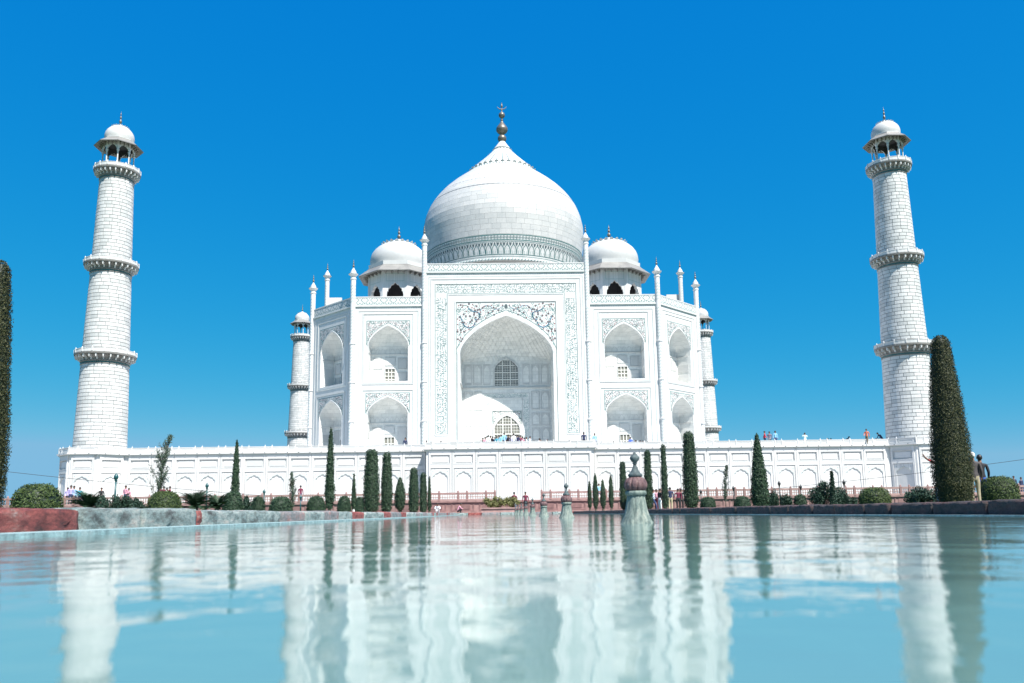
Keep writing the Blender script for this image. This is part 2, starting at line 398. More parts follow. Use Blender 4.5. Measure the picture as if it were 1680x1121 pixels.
def rim_stone(parent, x0, x1, y0, y1, z0, z1, mat, seed, fine=True, along='y', rough=.010):
    """one worn kerb stone: a rounded box pushed about by noise, with chipped arrises"""
    rs = np.random.RandomState(seed)
    nx, ny, nz = (4, max(4, int((y1-y0)/.06)), 6) if fine else (2, 3, 2)
    if along == 'x': nx, ny = max(4, int((x1-x0)/.25)), 3
    idx = {}; vs = []; fs = []
    def vid(i, j, k):
        key = (i, j, k)
        if key not in idx:
            idx[key] = len(vs); vs.append([i/nx, j/ny, k/nz])
        return idx[key]
    for i in range(nx):
        for j in range(ny):
            fs.append((vid(i,j,0), vid(i,j+1,0), vid(i+1,j+1,0), vid(i+1,j,0))); fs.append((vid(i,j,nz), vid(i+1,j,nz), vid(i+1,j+1,nz), vid(i,j+1,nz)))
    for i in range(nx):
        for k in range(nz):
            fs.append((vid(i,0,k), vid(i+1,0,k), vid(i+1,0,k+1), vid(i,0,k+1))); fs.append((vid(i,ny,k), vid(i,ny,k+1), vid(i+1,ny,k+1), vid(i+1,ny,k)))
    for j in range(ny):
        for k in range(nz):
            fs.append((vid(0,j,k), vid(0,j,k+1), vid(0,j+1,k+1), vid(0,j+1,k))); fs.append((vid(nx,j,k), vid(nx,j+1,k), vid(nx,j+1,k+1), vid(nx,j,k+1)))
    c = np.array(vs); size = np.array([x1-x0, y1-y0, z1-z0]); p = (c-.5)*size
    rad = .035
    inner = np.clip(p, -(size/2-rad), size/2-rad); d = p-inner; l = np.linalg.norm(d, axis=1, keepdims=True); l[l == 0] = 1
    p = inner + d/l*np.minimum(l, rad)
    ph = rs.rand(6)*6; f = rs.uniform(5, 14, 6)
    n = np.sin(p[:, 1]*f[0]+ph[0])*.3 + np.sin(p[:, 1]*f[1]*2+p[:, 0]*f[2]*2+ph[1])*.35 + np.sin(p[:, 2]*f[3]*4+p[:, 1]*f[4]*2+ph[2])*.35 + rs.randn(len(p))*.8
    dirn = p/size; dirn /= np.maximum(np.linalg.norm(dirn, axis=1, keepdims=True), 1e-6)
    p = p + dirn*(n*rough)[:, None]*np.array([1, .3, .6])
    ctr = np.array([(x0+x1)/2, (y0+y1)/2, (z0+z1)/2])
    b = MB(); b.add([tuple(q) for q in p], fs)
    return b.build('stone', mat, parent, loc=tuple(ctr), smooth=fine)
rim = structure(bpy.data.objects.new('pool_rim', None)); COL.objects.link(rim)
rs = random.Random(5)
y = -90.2; k = 0
leftcuts = [-86.2, -84.3, -82.72, -81.68, -80.36, -80.17, -78.6, -77.0, -75.6, -74.1, -72.7]
while leftcuts[-1] < PEND-1.6: leftcuts.append(leftcuts[-1] + rs.uniform(1.0, 1.7))
leftcuts.append(PEND)
lm = ['rim_red', 'rim_red', 'rim_pale', 'rim_pale', 'rim_red', 'rim_pale', 'rim_pale', 'rim_mixed', 'rim_pale', 'rim_mixed', 'rim_pale']
for i, (a, b) in enumerate(zip(leftcuts[:-1], leftcuts[1:])):
    mt = lm[i] if i < len(lm) else rs.choice(['rim_mixed', 'rim_mixed', 'rim_pale', 'rim_red'])
    rim_stone(rim, -PW-.48, -PW+rs.uniform(-.015, .015), a+.016, b-.016, -.06, .178+rs.uniform(-.008, .01), mt, 100+i, fine=(a < -55), rough=.010)
yy = -86.5; rc = [yy]
while rc[-1] < PEND-1.6: rc.append(rc[-1] + rs.uniform(.8, 1.4))
rc.append(PEND)
for i, (a, b) in enumerate(zip(rc[:-1], rc[1:])):
    mt = 'rim_shade'
    rim_stone(rim, PW+rs.uniform(-.015, .015), PW+.48, a+.016, b-.016, -.06, .172+rs.uniform(-.008, .012), mt, 300+i, fine=(a < -55))
xs = [-PW-.48]
while xs[-1] < PW-.8: xs.append(xs[-1] + rs.uniform(1.0, 1.5))
xs.append(PW+.48)
for i, (a, b) in enumerate(zip(xs[:-1], xs[1:])):
    rim_stone(rim, a+.008, b-.008, PEND+.008, PEND+.5, -.06, .17+rs.uniform(-.006, .008), rs.choice(['rim_mixed', 'rim_pale', 'rim_red']), 500+i, fine=False, along='x')
m = MB()
m.box(-PW-.05, PNEAR, -.25, -PW+.34, PEND, .022); m.box(PW-.16, PNEAR, -.25, PW+.05, PEND, .010)
structure(m.build('pool_ledge', 'ledge'))

# ------------------------------------------------------------------ fountain spouts down the middle of the pool
def make_fountain(label):
    t = thing('fountain_spout', label, 'fountain', group='fountain spouts down the middle of the pool')
    lob = lambda n, d: (lambda a, z: 1 - d*(1-abs(math.sin(a*n/2)))**5)
    b = MB(); b.lathe([(.165, -.35), (.158, -.06), (.145, 0), (.129, .03), (.108, .08), (.096, .13), (.087, .18), (.080, .23), (.077, .255)], 64, mod=lob(10, .17)); b.build('skirt', 'fountain_pale', t, smooth=True)
    b = MB(); b.lathe([(.078, .250), (.090, .256), (.093, .275), (.090, .290), (.078, .294)], 40); b.build('collar', 'fountain_pale', t, smooth=True)
    b = MB(); b.lathe([(.070, .292), (.090, .305), (.101, .330), (.103, .352), (.096, .378), (.078, .405), (.050, .420)], 72, mod=lob(12, .17)); b.build('bulb', 'fountain_red', t, smooth=True)
    b = MB(); b.lathe([(.050, .416), (.061, .424), (.064, .436), (.058, .448), (.046, .456), (.036, .472), (.024, .500), (.016, .520), (.014, .535)], 32); b.build('neck', 'fountain_top', t, smooth=True)
    b = MB(); b.lathe([(.013, .533), (.021, .540), (.016, .548), (.020, .556), (.036, .572), (.043, .590), (.040, .606), (.024, .620), (.012, .630), (.013, .640), (.007, .650)], 32, mod=lob(10, .06)); b.build('finial', 'fountain_top', t, smooth=True)
    for ch in t.children: ch.scale = (1, 1, .955)
    return t
def copy_tree(o, parent=None):
    c = o.copy(); COL.objects.link(c)
    if parent: c.parent = parent
    for ch in list(o.children): copy_tree(ch, c)
    return c
flabels = ['nearest and largest fountain spout, reddish bulb on a pale fluted skirt', 'second nearest fountain spout standing in the pool', 'third nearest fountain spout in the pool', 'fourth fountain spout from the camera', 'fifth fountain spout from the camera', 'sixth fountain spout from the camera, small', 'seventh fountain spout, second farthest in the pool', 'farthest tiny fountain spout at the end of the pool']
f0 = None
for i, l in enumerate(flabels):
    if f0 is None: f0 = make_fountain(l); o = f0
    else: o = copy_tree(f0); o['label'] = l
    o.location = (0, -81.68 + 7.52*i, 0); o.rotation_euler = (0, 0, i*.37)

# ------------------------------------------------------------------ red sandstone terrace with its railing
TZ = 1.15; THX = 62.0
ter = thing('sandstone_terrace', 'low red sandstone terrace wall running across behind the garden', 'terrace', (0, TY, GZ))
m = MB()
m.box(-THX, TY+.10, GZ-.3, THX, 112, TZ)
m.box(-THX, TY, GZ-.3, THX, TY+.10, GZ+.16); m.box(-THX, TY-.02, TZ-.14, THX, TY+.10, TZ+.004)
m.build('terrace_body', 'red_stone', ter, off=(0, -TY, -GZ))
m = MB(); m.quad((-THX+.3, TY+.3, TZ+.008), (THX-.3, TY+.3, TZ+.008), (THX-.3, 111, TZ+.008), (-THX+.3, 111, TZ+.008)); m.build('terrace_bounce_sheet', 'bounce_pale', ter, off=(0, -TY, -GZ))  # unseen pale sheet added to take the red bounce off the plinth
pan = MB(); frame(pan, -.92, .92, GZ+.18, TZ-.16, .10, TY+.10, .05); pan.box(-.62, TY+.07, GZ+.34, .62, TY+.10, TZ-.30)
pmesh = pan.mesh('wall_panel', 'red_stone_dark', off=(0, -TY, -GZ))
for i in range(-20, 21): link('wall_panel', pmesh, ter, (i*2.25+.37, 0, 0))
pb = MB(); pb.box(-.09, -.09, 0, .09, .09, .66); pb.lathe([(.10, .66), (.07, .70), (.085, .74), (.05, .80), (.01, .84)], 8)
post_me = pb.mesh('rail_post', 'red_stone')
def jali_mesh(wd, n):
    j = MB()
    j.box(-wd/2, -.06, 0, wd/2, .06, .10); j.box(-wd/2, -.06, .50, wd/2, .06, .60); j.box(-wd/2, -.07, .60, wd/2, .07, .65)
    for r in range(2):
        z0 = .10 + r*.2; z1 = z0+.2
        for i in range(n):
            u0 = -wd/2 + wd*i/n; u1 = u0 + wd/n; uc = (u0+u1)/2
            j.box(u0-.018, -.035, z0, u0+.018, .035, z1)
            for s in (-1, 1):
                j.quad((uc-s*.02, -.03, z0), (uc+s*.05, -.03, z0), (u1 if s > 0 else u0, -.03, z0+.10), (u1 if s > 0 else u0, -.03, z0+.06))
                j.quad((uc-s*.02, -.03, z1), (uc+s*.05, -.03, z1), (u1 if s > 0 else u0, -.03, z1-.10), (u1 if s > 0 else u0, -.03, z1-.06))
    j.box(-wd/2, -.045, .285, wd/2, .045, .315)
    return j
jw = jali_mesh(1.35, 7).mesh('jali_panel', 'red_stone_pale'); jn = jali_mesh(.54, 3).mesh('jali_panel', 'red_stone_pale')
for i in range(-21, 22):
    x0 = i*2.25
    if -1.9 < x0 < .3: continue
    rz0 = TZ+.004-GZ
    link('rail_post', post_me, ter, (x0, .05, rz0)); link('rail_post', post_me, ter, (x0+.72, .05, rz0))
    link('jali_panel', jn, ter, (x0+.36, .05, rz0))
    if not (-4.1 < x0 < -1.0): link('jali_panel', jw, ter, (x0+.72+.765, .05, rz0))
    else: pass

# ------------------------------------------------------------------ white marble plinth
PZ = 6.85; PY = -1.5; CY = -4.0; CX = 8.65; OA = 3.4
pl = thing('marble_plinth', 'broad white marble plinth with arched wall panels under the mausoleum', 'plinth', (0, 44, TZ))
PO = (0, -44, -TZ)
m = MB()
m.box(-45.5, PY, TZ-.3, 45.5, 89.5, PZ)
m.box(-CX, CY, TZ-.3, CX, PY+.3, PZ-.004)
for sx in (-1, 1):
    for yy in (0, 88):
        m.lathe([(OA/math.cos(PI/8), TZ-.3), (OA/math.cos(PI/8), PZ+.004)], 8, sx*44, yy, a0=PI/8)
m.build('plinth_body', 'marble_wall', pl, off=PO)
# segments of wall face: (start, end) in plan, walked left to right as seen from outside
def octp(sx, i):
    r = OA/math.cos(PI/8); a = PI/8 + i*PI/4
    return (sx*44 + r*math.cos(a), r*math.sin(a))
OL = [octp(-1, i) for i in (3, 4, 5, 6)]      # left corner: outer diagonal, front, inner diagonal
ORt = [octp(1, i) for i in (5, 6, 7, 8)]
s_ = OA*math.tan(PI/8)
segs = []
Lp = [(-44-OA, s_), (-44-OA, -s_), (-44-s_, -OA), (-44+s_, -OA), (-44+OA-.03, PY)]
Rp = [(44-OA+.03, PY), (44-s_, -OA), (44+s_, -OA), (44+OA, -s_), (44+OA, s_)]
outline = Lp + [(-CX, PY), (-CX, CY), (CX, CY), (CX, PY)] + Rp
# bays of panels
def bay_meshes():
    hw = 1.18
    a = MB(); zb, zt = TZ+.002, 6.56; y = 0.0; p = -.13
    A = [-.97, .97]; zl0, zl1 = TZ+.55, 4.74; zu0, zu1 = 5.22, 6.10
    def plate(x0, x1, z0, z1): a.quad((x0, p, z0), (x1, p, z0), (x1, p, z1), (x0, p, z1))
    plate(-hw, A[0], zb, zt); plate(A[1], hw, zb, zt); plate(A[0], A[1], zb, zl0); plate(A[0], A[1], zl1, zu0); plate(A[0], A[1], zu1, zt)
    for z0, z1 in ((zl0, zl1), (zu0, zu1)):
        a.quad((A[0], p, z0), (A[0], p, z1), (A[0], y, z1), (A[0], y, z0)); a.quad((A[1], p, z1), (A[1], p, z0), (A[1], y, z0), (A[1], y, z1))
        a.quad((A[0], p, z1), (A[1], p, z1), (A[1], y, z1), (A[0], y, z1)); a.quad((A[0], y, z0), (A[1], y, z0), (A[1], p, z0), (A[0], p, z0))
    for sx in (-1, 1): a.quad((sx*hw, p, zb), (sx*hw, y, zb), (sx*hw, y, zt), (sx*hw, p, zt))
    a.quad((-hw, p, zt), (hw, p, zt), (hw, y, zt), (-hw, y, zt))
    frame(a, -1.04, 1.04, zl0-.07, zl1+.07, .035, p, .02, 1); frame(a, -1.04, 1.04, zu0-.07, zu1+.07, .035, p, .02, 1)
    b = MB(); ar = cusped_pts(.76, 3.80, 4.42, cusps=5, per=5, amp=.12)
    wall_hole(b, -.94, .94, zl0+.02, zl1-.03, ar, zl0+.16, -.085); jamb(b, ar, zl0+.16, -.085, -.004)
    for s in (-1, 1):
        disc(b, s*.74, 4.42, .055, lambda u, v: (u, -.089, v), 8, 1)
        ribbon(b, [(u*1.06, 3.80+(z-3.80)*1.08+.0) for u, z in (ar[:len(ar)//2+1] if s < 0 else ar[len(ar)//2:])], .03, lambda u, v: (u, -.090, v), 1)
    c = MB(); c.box(-.80, -.05, zu0+.14, .80, -.002, zu1-.14); frame(c, -.93, .93, zu0+.03, zu1-.03, .04, 0, .05, 1)
    return a.mesh('wall_panel', ['marble', 'marble'], PO[:2] + (-TZ,)), b.mesh('arched_panel', ['marble', 'inlay_pale'], PO[:2] + (-TZ,)), c.mesh('upper_panel', ['marble', 'marble'], PO[:2] + (-TZ,))
bm_a, bm_b, bm_c = None, None, None
_po = PO; PO = (0, 0, 0); bm_a, bm_b, bm_c = bay_meshes(); PO = _po
def put_bay(x, y, rz):
    a = link('wall_panel', bm_a, pl, (x, y-44, 0), rz)
    b = link('arched_panel', bm_b, a); c = link('upper_panel', bm_c, a)
for k in range(13):
    for s in (-1, 1): put_bay(s*(10.16+2.4*k), PY, 0)
for k in range(-3, 4): put_bay(k*2.4, CY, 0)
for s in (-1, 1):
    put_bay(s*44, -OA, 0)
    q = OA*math.sqrt(.5)
    put_bay(s*44-q, -q, -PI/4); put_bay(s*44+q, -q, PI/4)
# coping and the strip of small water spouts beneath it
def offset_line(pts, d):
    out = []
    for i, p in enumerate(pts):
        a = pts[max(i-1, 0)]; b = pts[min(i+1, len(pts)-1)]
        def nrm(p, q):
            dx, dy = q[0]-p[0], q[1]-p[1]; l = math.hypot(dx, dy); return (dy/l, -dx/l)
        n1 = nrm(a, p) if i > 0 else nrm(p, b); n2 = nrm(p, b) if i < len(pts)-1 else n1
        k = 1 + n1[0]*n2[0] + n1[1]*n2[1]; k = max(k, .35)
        out.append((p[0] + (n1[0]+n2[0])*d/k, p[1] + (n1[1]+n2[1])*d/k))
    return out
def strip(m, pts, d0, d1, z0, z1, mi=0):
    a = offset_line(pts, d0); b = offset_line(pts, d1); n = len(pts)
    vs = [(x, y, z0) for x, y in a] + [(x, y, z0) for x, y in b] + [(x, y, z1) for x, y in a] + [(x, y, z1) for x, y in b]
    fs = []
    for i in range(n-1):
        fs += [(i, i+1, n+i+1, n+i), (2*n+i, 3*n+i, 3*n+i+1, 2*n+i+1), (n+i, n+i+1, 3*n+i+1, 3*n+i), (i, 2*n+i, 2*n+i+1, i+1)]
    m.add(vs, fs, mi)
m = MB(); strip(m, outline, -.05, .20, 6.60, 6.70); strip(m, outline, -.06, .34, 6.70, 6.87); m.build('cornice', 'marble', pl, off=PO)
m = MB(); strip(m, outline, .0, .135, 6.55, 6.598); m.build('inlay_line', 'inlay_pale', pl, off=PO)
sp = MB()
def along_outline(pts, pitch, start=.4):
    for (a, b) in zip(pts[:-1], pts[1:]):
        l = math.hypot(b[0]-a[0], b[1]-a[1]); n = max(1, round(l/pitch)); ang = math.atan2(b[1]-a[1], b[0]-a[0])
        for i in range(n):
            t = (i+.5)/n; yield a[0]+(b[0]-a[0])*t, a[1]+(b[1]-a[1])*t, ang, l/n
for x, y, an, l in along_outline(outline, 1.2):
    nx, ny = math.sin(an), -math.cos(an)
    sp.lathe([(.05, 6.735), (.05, 6.80)], 6, x+nx*.36, y+ny*.36)
sp.build('water_spouts', 'inlay_dark', pl, off=PO)
# parapet: panels between paired posts
pp = MB(); pp.box(-.5, -.09, 0, .5, .09, .50); frame(pp, -.42, .42, .08, .42, .05, -.09, .02); pp.box(-.5, -.12, .50, .5, .12, .56)
par_me = pp.mesh('parapet_panel', 'marble')
po = MB(); po.box(-.06, -.13, 0, .06, .13, .59); po.lathe([(.06, .59), (.045, .63), (.05, .66), (.01, .74)], 6)
pst_me = po.mesh('parapet_post', 'marble')
inner = offset_line(outline, .08)
for (a, b) in zip(inner[:-1], inner[1:]):
    l = math.hypot(b[0]-a[0], b[1]-a[1]); an = math.atan2(b[1]-a[1], b[0]-a[0])
    if l < 1.0: continue
    n = max(1, round(l/2.4)); step = l/n
    for i in range(n):
        for (t0, t1) in ((0, .30), (.30, 1.0)):
            s0 = (i+t0)*step; s1 = (i+t1)*step; sm = (s0+s1)/2
            o = link('parapet_panel', par_me, pl, (a[0]+(b[0]-a[0])*sm/l, a[1]+(b[1]-a[1])*sm/l-44, 6.866-TZ), an); o.scale = (s1-s0-.12, 1, 1)
            link('parapet_post', pst_me, pl, (a[0]+(b[0]-a[0])*s0/l, a[1]+(b[1]-a[1])*s0/l-44, 6.866-TZ), an)
# side and rear parapets, plain
m = MB()
m.box(-45.6, 4, PZ+.002, -45.3, 84, 7.5); m.box(45.3, 4, PZ+.002, 45.6, 84, 7.5); m.box(-40, 89.2, PZ+.002, 40, 89.45, 7.5)
m.build('side_parapet', 'marble', pl, off=PO)

# ------------------------------------------------------------------ minarets
LEV = [(PZ+.25, 2.92), (17.2, 2.62), (27.3, 2.26), (38.2, 1.92)]
def mr(z):
    for (z0, r0), (z1, r1) in zip(LEV[:-1], LEV[1:]):
        if z <= z1: return r0 + (r1-r0)*(z-z0)/(z1-z0)
    return LEV[-1][1]
BAL = [(17.55, 3.40), (27.75, 3.06), (38.65, 2.66)]
def minaret(label, x, y, near, block_limit=300):
    t = thing('minaret', label, 'minaret', (x, y, PZ), group='four corner minarets on the plinth')
    o = (0, 0, -PZ)
    m = MB(); m.lathe([(3.25, PZ), (3.25, PZ+.12), (3.12, PZ+.28), (2.96, PZ+.42), (2.92, PZ+.5)], 48); m.build('base_moulding', 'marble', t, off=o)
    m = MB(); m.lathe([(mr(z)-.03, z) for z in (PZ+.3, 12, 17, 22, 27, 33, 38)], 48, cap=False); m.build('shaft_core', 'joint', t, off=o, smooth=True)
    view = CAMLOC - Vector((x, y, PZ))
    courses = []
    spans = [(PZ+.5, 16.48), (18.15, 26.68), (28.35, 37.58)]
    for z0, z1 in spans:
        n = round((z1-z0)/.40)
        for i in range(n): courses.append((z0+(z1-z0)*i/n-PZ, z0+(z1-z0)*(i+1)/n-PZ))
    blocks_on(t, lambda z: mr(z+PZ)-.03, courses, lambda ci: 15, 'marble_block', .03, .055, view, limit=block_limit)
    for i, (zb, rb) in enumerate(BAL):
        r0 = mr(zb-1.2); bal = group_empty('balcony', t, (0, 0, zb-PZ))
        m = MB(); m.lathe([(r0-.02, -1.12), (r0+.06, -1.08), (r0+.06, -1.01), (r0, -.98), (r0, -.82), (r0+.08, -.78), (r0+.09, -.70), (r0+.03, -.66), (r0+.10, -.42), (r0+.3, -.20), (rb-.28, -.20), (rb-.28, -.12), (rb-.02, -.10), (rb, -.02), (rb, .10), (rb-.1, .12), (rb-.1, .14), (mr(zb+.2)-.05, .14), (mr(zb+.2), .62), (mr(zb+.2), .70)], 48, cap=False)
        m.build('corbel_ring', 'corbel_shade', bal)
        m = MB(); m.lathe([(r0+.015, -.955), (r0+.022, -.94), (r0+.022, -.87), (r0+.015, -.85)], 48, cap=False); m.build('inlay_ring', 'inlay_teal', bal)
        nb = 26
        br = MB(); d = rb-.06-r0
        for (u0, u1, z0, z1) in ((0, d*.28, -.66, -.12), (d*.28, d*.62, -.46, -.12), (d*.62, d*.93, -.31, -.12)): br.box(r0+u0-.02, -.075, z0, r0+u1, .075, z1)
        br.box(r0+d*.62, -.05, -.44, r0+d*.92, .05, -.31)
        me = br.mesh('bracket', 'marble')
        for k in range(nb): link('bracket', me, bal, (0, 0, 0), 2*PI*k/nb)
        m = MB(); m.lathe([(rb-.10, .10), (rb-.04, .10), (rb-.04, .42), (rb-.01, .44), (rb-.01, .49), (rb-.13, .49), (rb-.13, .12)], 48, cap=False)
        m.build('railing', 'marble', bal)
        ps = MB(); ps.box(rb-.12, -.07, .12, rb+.02, .07, .54); ps.lathe([(.07, .54), (.05, .59), (.01, .66)], 6, rb-.05, 0)
        me = ps.mesh('rail_post', 'marble')
        for k in range(16): link('rail_post', me, bal, (0, 0, 0), 2*PI*k/16)
    ch = group_empty('chhatri', t, (0, 0, 38.65-PZ))
    chhatri(ch, rb=1.86, floor=.14, spring=2.25, arch_top=2.95, wall_top=3.33, eave_r=2.80, eave_z=2.95, eave_in=3.64, dome_r=1.70, dome_z=4.02, dome_h=1.98, fin=1.72, columns=True)
    t.scale = (.915, .915, 1)
    return t
def bulb_finial(m, z, h, r, mi=0):
    """a gilt finial of stacked bulbs ending in a spike"""
    m.lathe([(r*.55, z), (r*.35, z+h*.06), (r*.30, z+h*.10), (r*.75, z+h*.15), (r, z+h*.24), (r*.72, z+h*.33), (r*.28, z+h*.39), (r*.26, z+h*.42), (r*.55, z+h*.46), (r*.72, z+h*.52), (r*.5, z+h*.59), (r*.2, z+h*.64), (r*.2, z+h*.67), (r*.42, z+h*.71), (r*.46, z+h*.75), (r*.3, z+h*.80), (r*.12, z+h*.84), (r*.1, z+h*.9), (r*.03, z+h)], 16, mi=mi)
def petal_ring(m, r, z, n, pr, pz, wd, mi=0):
    """a ring of small upturned lotus petals"""
    for i in range(n):
        a = 2*PI*i/n; ca, sa = math.cos(a), math.sin(a)
        def P(rad, tan, zz): return (rad*ca - tan*sa, rad*sa + tan*ca, zz)
        h = wd/2
        v = [P(r-.02, -h, z), P(r-.02, h, z), P(r+pr*.7, -h*.9, z+pz*.45), P(r+pr*.7, h*.9, z+pz*.45), P(r+pr, 0, z+pz), P(r-.02, -h, z-.5*pz), P(r-.02, h, z-.5*pz)]
        m.add(v, [(0, 1, 3, 2), (2, 3, 4), (5, 2, 4), (5, 4, 3, 6), (0, 2, 5), (1, 6, 3)], mi)
def chhatri(p, rb, floor, spring, arch_top, wall_top, eave_r, eave_z, eave_in, dome_r, dome_z, dome_h, fin, columns):
    """eight sided kiosk: arches on columns or piers, sloping eave, bulbous dome and finial"""
    ap = rb*math.cos(PI/8); side = 2*rb*math.sin(PI/8)
    hw = side/2 - (0.10 if columns else side*.16)
    th = .14 if columns else .45
    wm = MB(); ar = cusped_pts(hw, spring, arch_top, cusps=7, per=4, amp=.09)
    zl = spring-.02 if columns else floor
    z0 = zl
    w1 = MB(); wall_hole(w1, -side/2, side/2, z0, wall_top, ar, z0, -ap); jamb_pts = ar
    for a, b in zip(ar[:-1], ar[1:]): w1.quad((a[0], -ap, a[1]), (b[0], -ap, b[1]), (b[0], -ap+th, b[1]), (a[0], -ap+th, a[1]))
    w1.quad((ar[0][0], -ap, z0), (ar[0][0], -ap, spring), (ar[0][0], -ap+th, spring), (ar[0][0], -ap+th, z0)); w1.quad((ar[-1][0], -ap, z0), (ar[-1][0], -ap, spring), (ar[-1][0], -ap+th, spring), (ar[-1][0], -ap+th, z0))
    ib = side/2 - th*math.tan(PI/8)
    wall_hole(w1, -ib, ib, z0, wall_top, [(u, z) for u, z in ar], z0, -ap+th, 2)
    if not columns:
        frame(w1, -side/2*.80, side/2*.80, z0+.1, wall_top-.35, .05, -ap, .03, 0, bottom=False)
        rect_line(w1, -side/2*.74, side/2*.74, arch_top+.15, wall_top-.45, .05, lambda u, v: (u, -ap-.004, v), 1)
    me = w1.mesh('arch_wall', ['marble', 'inlay_pale', 'kiosk_shade'])
    for k in range(8): link('arch_wall', me, p, (0, 0, 0), k*PI/4)
    if columns:
        c = MB(); c.lathe([(.17, floor), (.17, floor+.10), (.12, floor+.16), (.15, floor+.28), (.085, floor+.45), (.075, spring-.35), (.12, spring-.22), (.10, spring-.15), (.16, spring-.05), (.17, spring+.02)], 10, rb-.12, 0)
        me = c.mesh('column', 'marble')
        for k in range(8): link('column', me, p, (0, 0, 0), PI/8 + k*PI/4)
    e = MB()
    k8 = 1/math.cos(PI/8)*math.cos(PI/8)
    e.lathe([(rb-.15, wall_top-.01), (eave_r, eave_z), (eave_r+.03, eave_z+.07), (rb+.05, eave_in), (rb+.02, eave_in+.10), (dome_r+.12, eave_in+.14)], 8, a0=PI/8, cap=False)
    e.build('eave', 'eave_shade', p)
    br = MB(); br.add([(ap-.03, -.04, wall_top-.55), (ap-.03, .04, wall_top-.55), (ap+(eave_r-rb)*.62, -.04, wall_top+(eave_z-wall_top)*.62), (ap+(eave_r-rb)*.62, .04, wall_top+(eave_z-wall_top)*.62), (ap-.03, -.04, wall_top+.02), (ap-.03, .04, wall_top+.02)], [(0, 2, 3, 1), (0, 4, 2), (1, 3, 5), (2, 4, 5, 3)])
    me = br.mesh('eave_bracket', 'eave_shade')
    nb = 3 if columns else 4
    for k in range(8):
        for j in range(nb):
            o = link('eave_bracket', me, p, (0, 0, 0), -PI/2 + k*PI/4)
            u = (j+.5)/nb*side - side/2
            o.location = (-u*math.sin(o.rotation_euler[2]), u*math.cos(o.rotation_euler[2]), 0)
    d = MB(); d.lathe([(rb*.98, eave_in+.02), (rb*.99, dome_z-.18), (dome_r+.02, dome_z-.14)], 8, a0=PI/8, cap=False); d.build('dome_drum', 'marble', p)
    d = MB(); H = dome_h
    prof = [(dome_r*a, dome_z-.16+H*b) for a, b in ((.985, 0), (1.0, .10), (1.01, .2), (.995, .32), (.945, .46), (.86, .58), (.74, .69), (.60, .78), (.46, .86), (.30, .93), (.16, .985), (.08, 1.03))]
    d.lathe(prof, 40, cap=False); d.build('dome', 'marble_dome', p, smooth=True)
    pr = MB(); petal_ring(pr, dome_r*.57, dome_z-.16+H*.80, 20, dome_r*.07, dome_r*.075, dome_r*.13); pr.lathe([(dome_r*.60, dome_z-.16+H*.775), (dome_r*.585, dome_z-.16+H*.80), (dome_r*.54, dome_z-.16+H*.825)], 40, cap=False); pr.build('lotus_crown', 'marble', p)
    f = MB(); bulb_finial(f, dome_z-.16+H*1.02, fin, fin*.13 if not columns else fin*.10); f.build('finial', 'finial_metal', p, smooth=True)
    fl = MB(); fl.lathe([(rb-.05, floor-.1), (rb-.05, floor+.004)], 8, a0=PI/8); fl.lathe([(rb-.2, wall_top-.02), (rb-.2, wall_top)], 8, a0=PI/8); fl.build('floor_and_ceiling', 'kiosk_shade', p)

minaret('tall white block built minaret at the left front corner', -44, 0, True)
minaret('tall white block built minaret at the right front corner behind the big cypress', 44, 0, True)
minaret('distant white minaret just left of the mausoleum', -44, 88, False, 0)
minaret('distant white minaret just right of the mausoleum', 44, 88, False, 0)

# ------------------------------------------------------------------ the mausoleum
MZ = PZ; HW = 27.0; FH = 20.2; ROOF = 27.35
mau = thing('mausoleum', 'great white marble mausoleum with onion dome and tall arched portal', 'mausoleum', (0, 44, MZ))
MO = (0, 0, -MZ)
def part(m, name, mats, rz=0, parent=None, smooth=False): return m.build(name, mats, parent or mau, off=MO, smooth=smooth, rz=rz)
CD = (HW+FH)/2*math.sqrt(2)             # distance of the corner (chamfer) planes from the axis
CH = (HW-FH)*math.sqrt(2)/2             # half length of a chamfer

def scroll(m, cx, cz, r, turns, sgn, fn, wd, mi, a0=0.0):
    n = int(10*turns)+4; pts = []
    for i in range(n+1):
        t = i/n; a = a0 + sgn*turns*2*PI*t; rr = r*(1-.85*t)
        pts.append((cx + rr*math.cos(a), cz + rr*math.sin(a)))
    ribbon(m, pts, wd, fn, mi)
def inside_arch(u, z, arch, uc, grow):
    au = abs(u-uc)
    for (a, b) in zip(arch[:-1], arch[1:]):
        if a[0]-1e-6 <= u <= b[0]+1e-6:
            t = (u-a[0])/max(b[0]-a[0], 1e-6)
            return z < a[1]+(b[1]-a[1])*t + grow
    return False
def spandrel_small(uc, w, zs, za, wr, zr, y, seed):
    """floral inlay over a niche arch"""
    m = MB(); ar = arch_pts(w, zs, za, 20, uc); rs = random.Random(seed)
    fn = lambda u, v: (u, y-.006, v); fn2 = lambda u, v: (u, y-.010, v)
    rect_line(m, uc-wr, uc+wr, zs+.1, zr, .07, fn, 0, False)
    ribbon(m, [(uc+(u-uc)*1.075, zs+(z-zs)*1.13) for u, z in ar], .05, fn, 0)
    pts = []; tries = 0
    while len(pts) < 70 and tries < 4000:
        tries += 1
        u = rs.uniform(.1, wr-.15); z = rs.uniform(zs+.2, zr-.15)
        if inside_arch(uc+u, z, ar, uc, .42) or any((u-a)**2+(z-b)**2 < .165**2 for a, b in pts): continue
        pts.append((u, z))
    for i, (u, z) in enumerate(pts):
        for s in (-1, 1):
            if i % 3 == 0: scroll(m, uc+s*u, z, .17, .8, s, fn, .055, 0 if i % 2 else 1, rs.random()*6)
            else: disc(m, uc+s*u, z, .065, fn2, 5, (0, 1, 2)[i % 3])
    return m
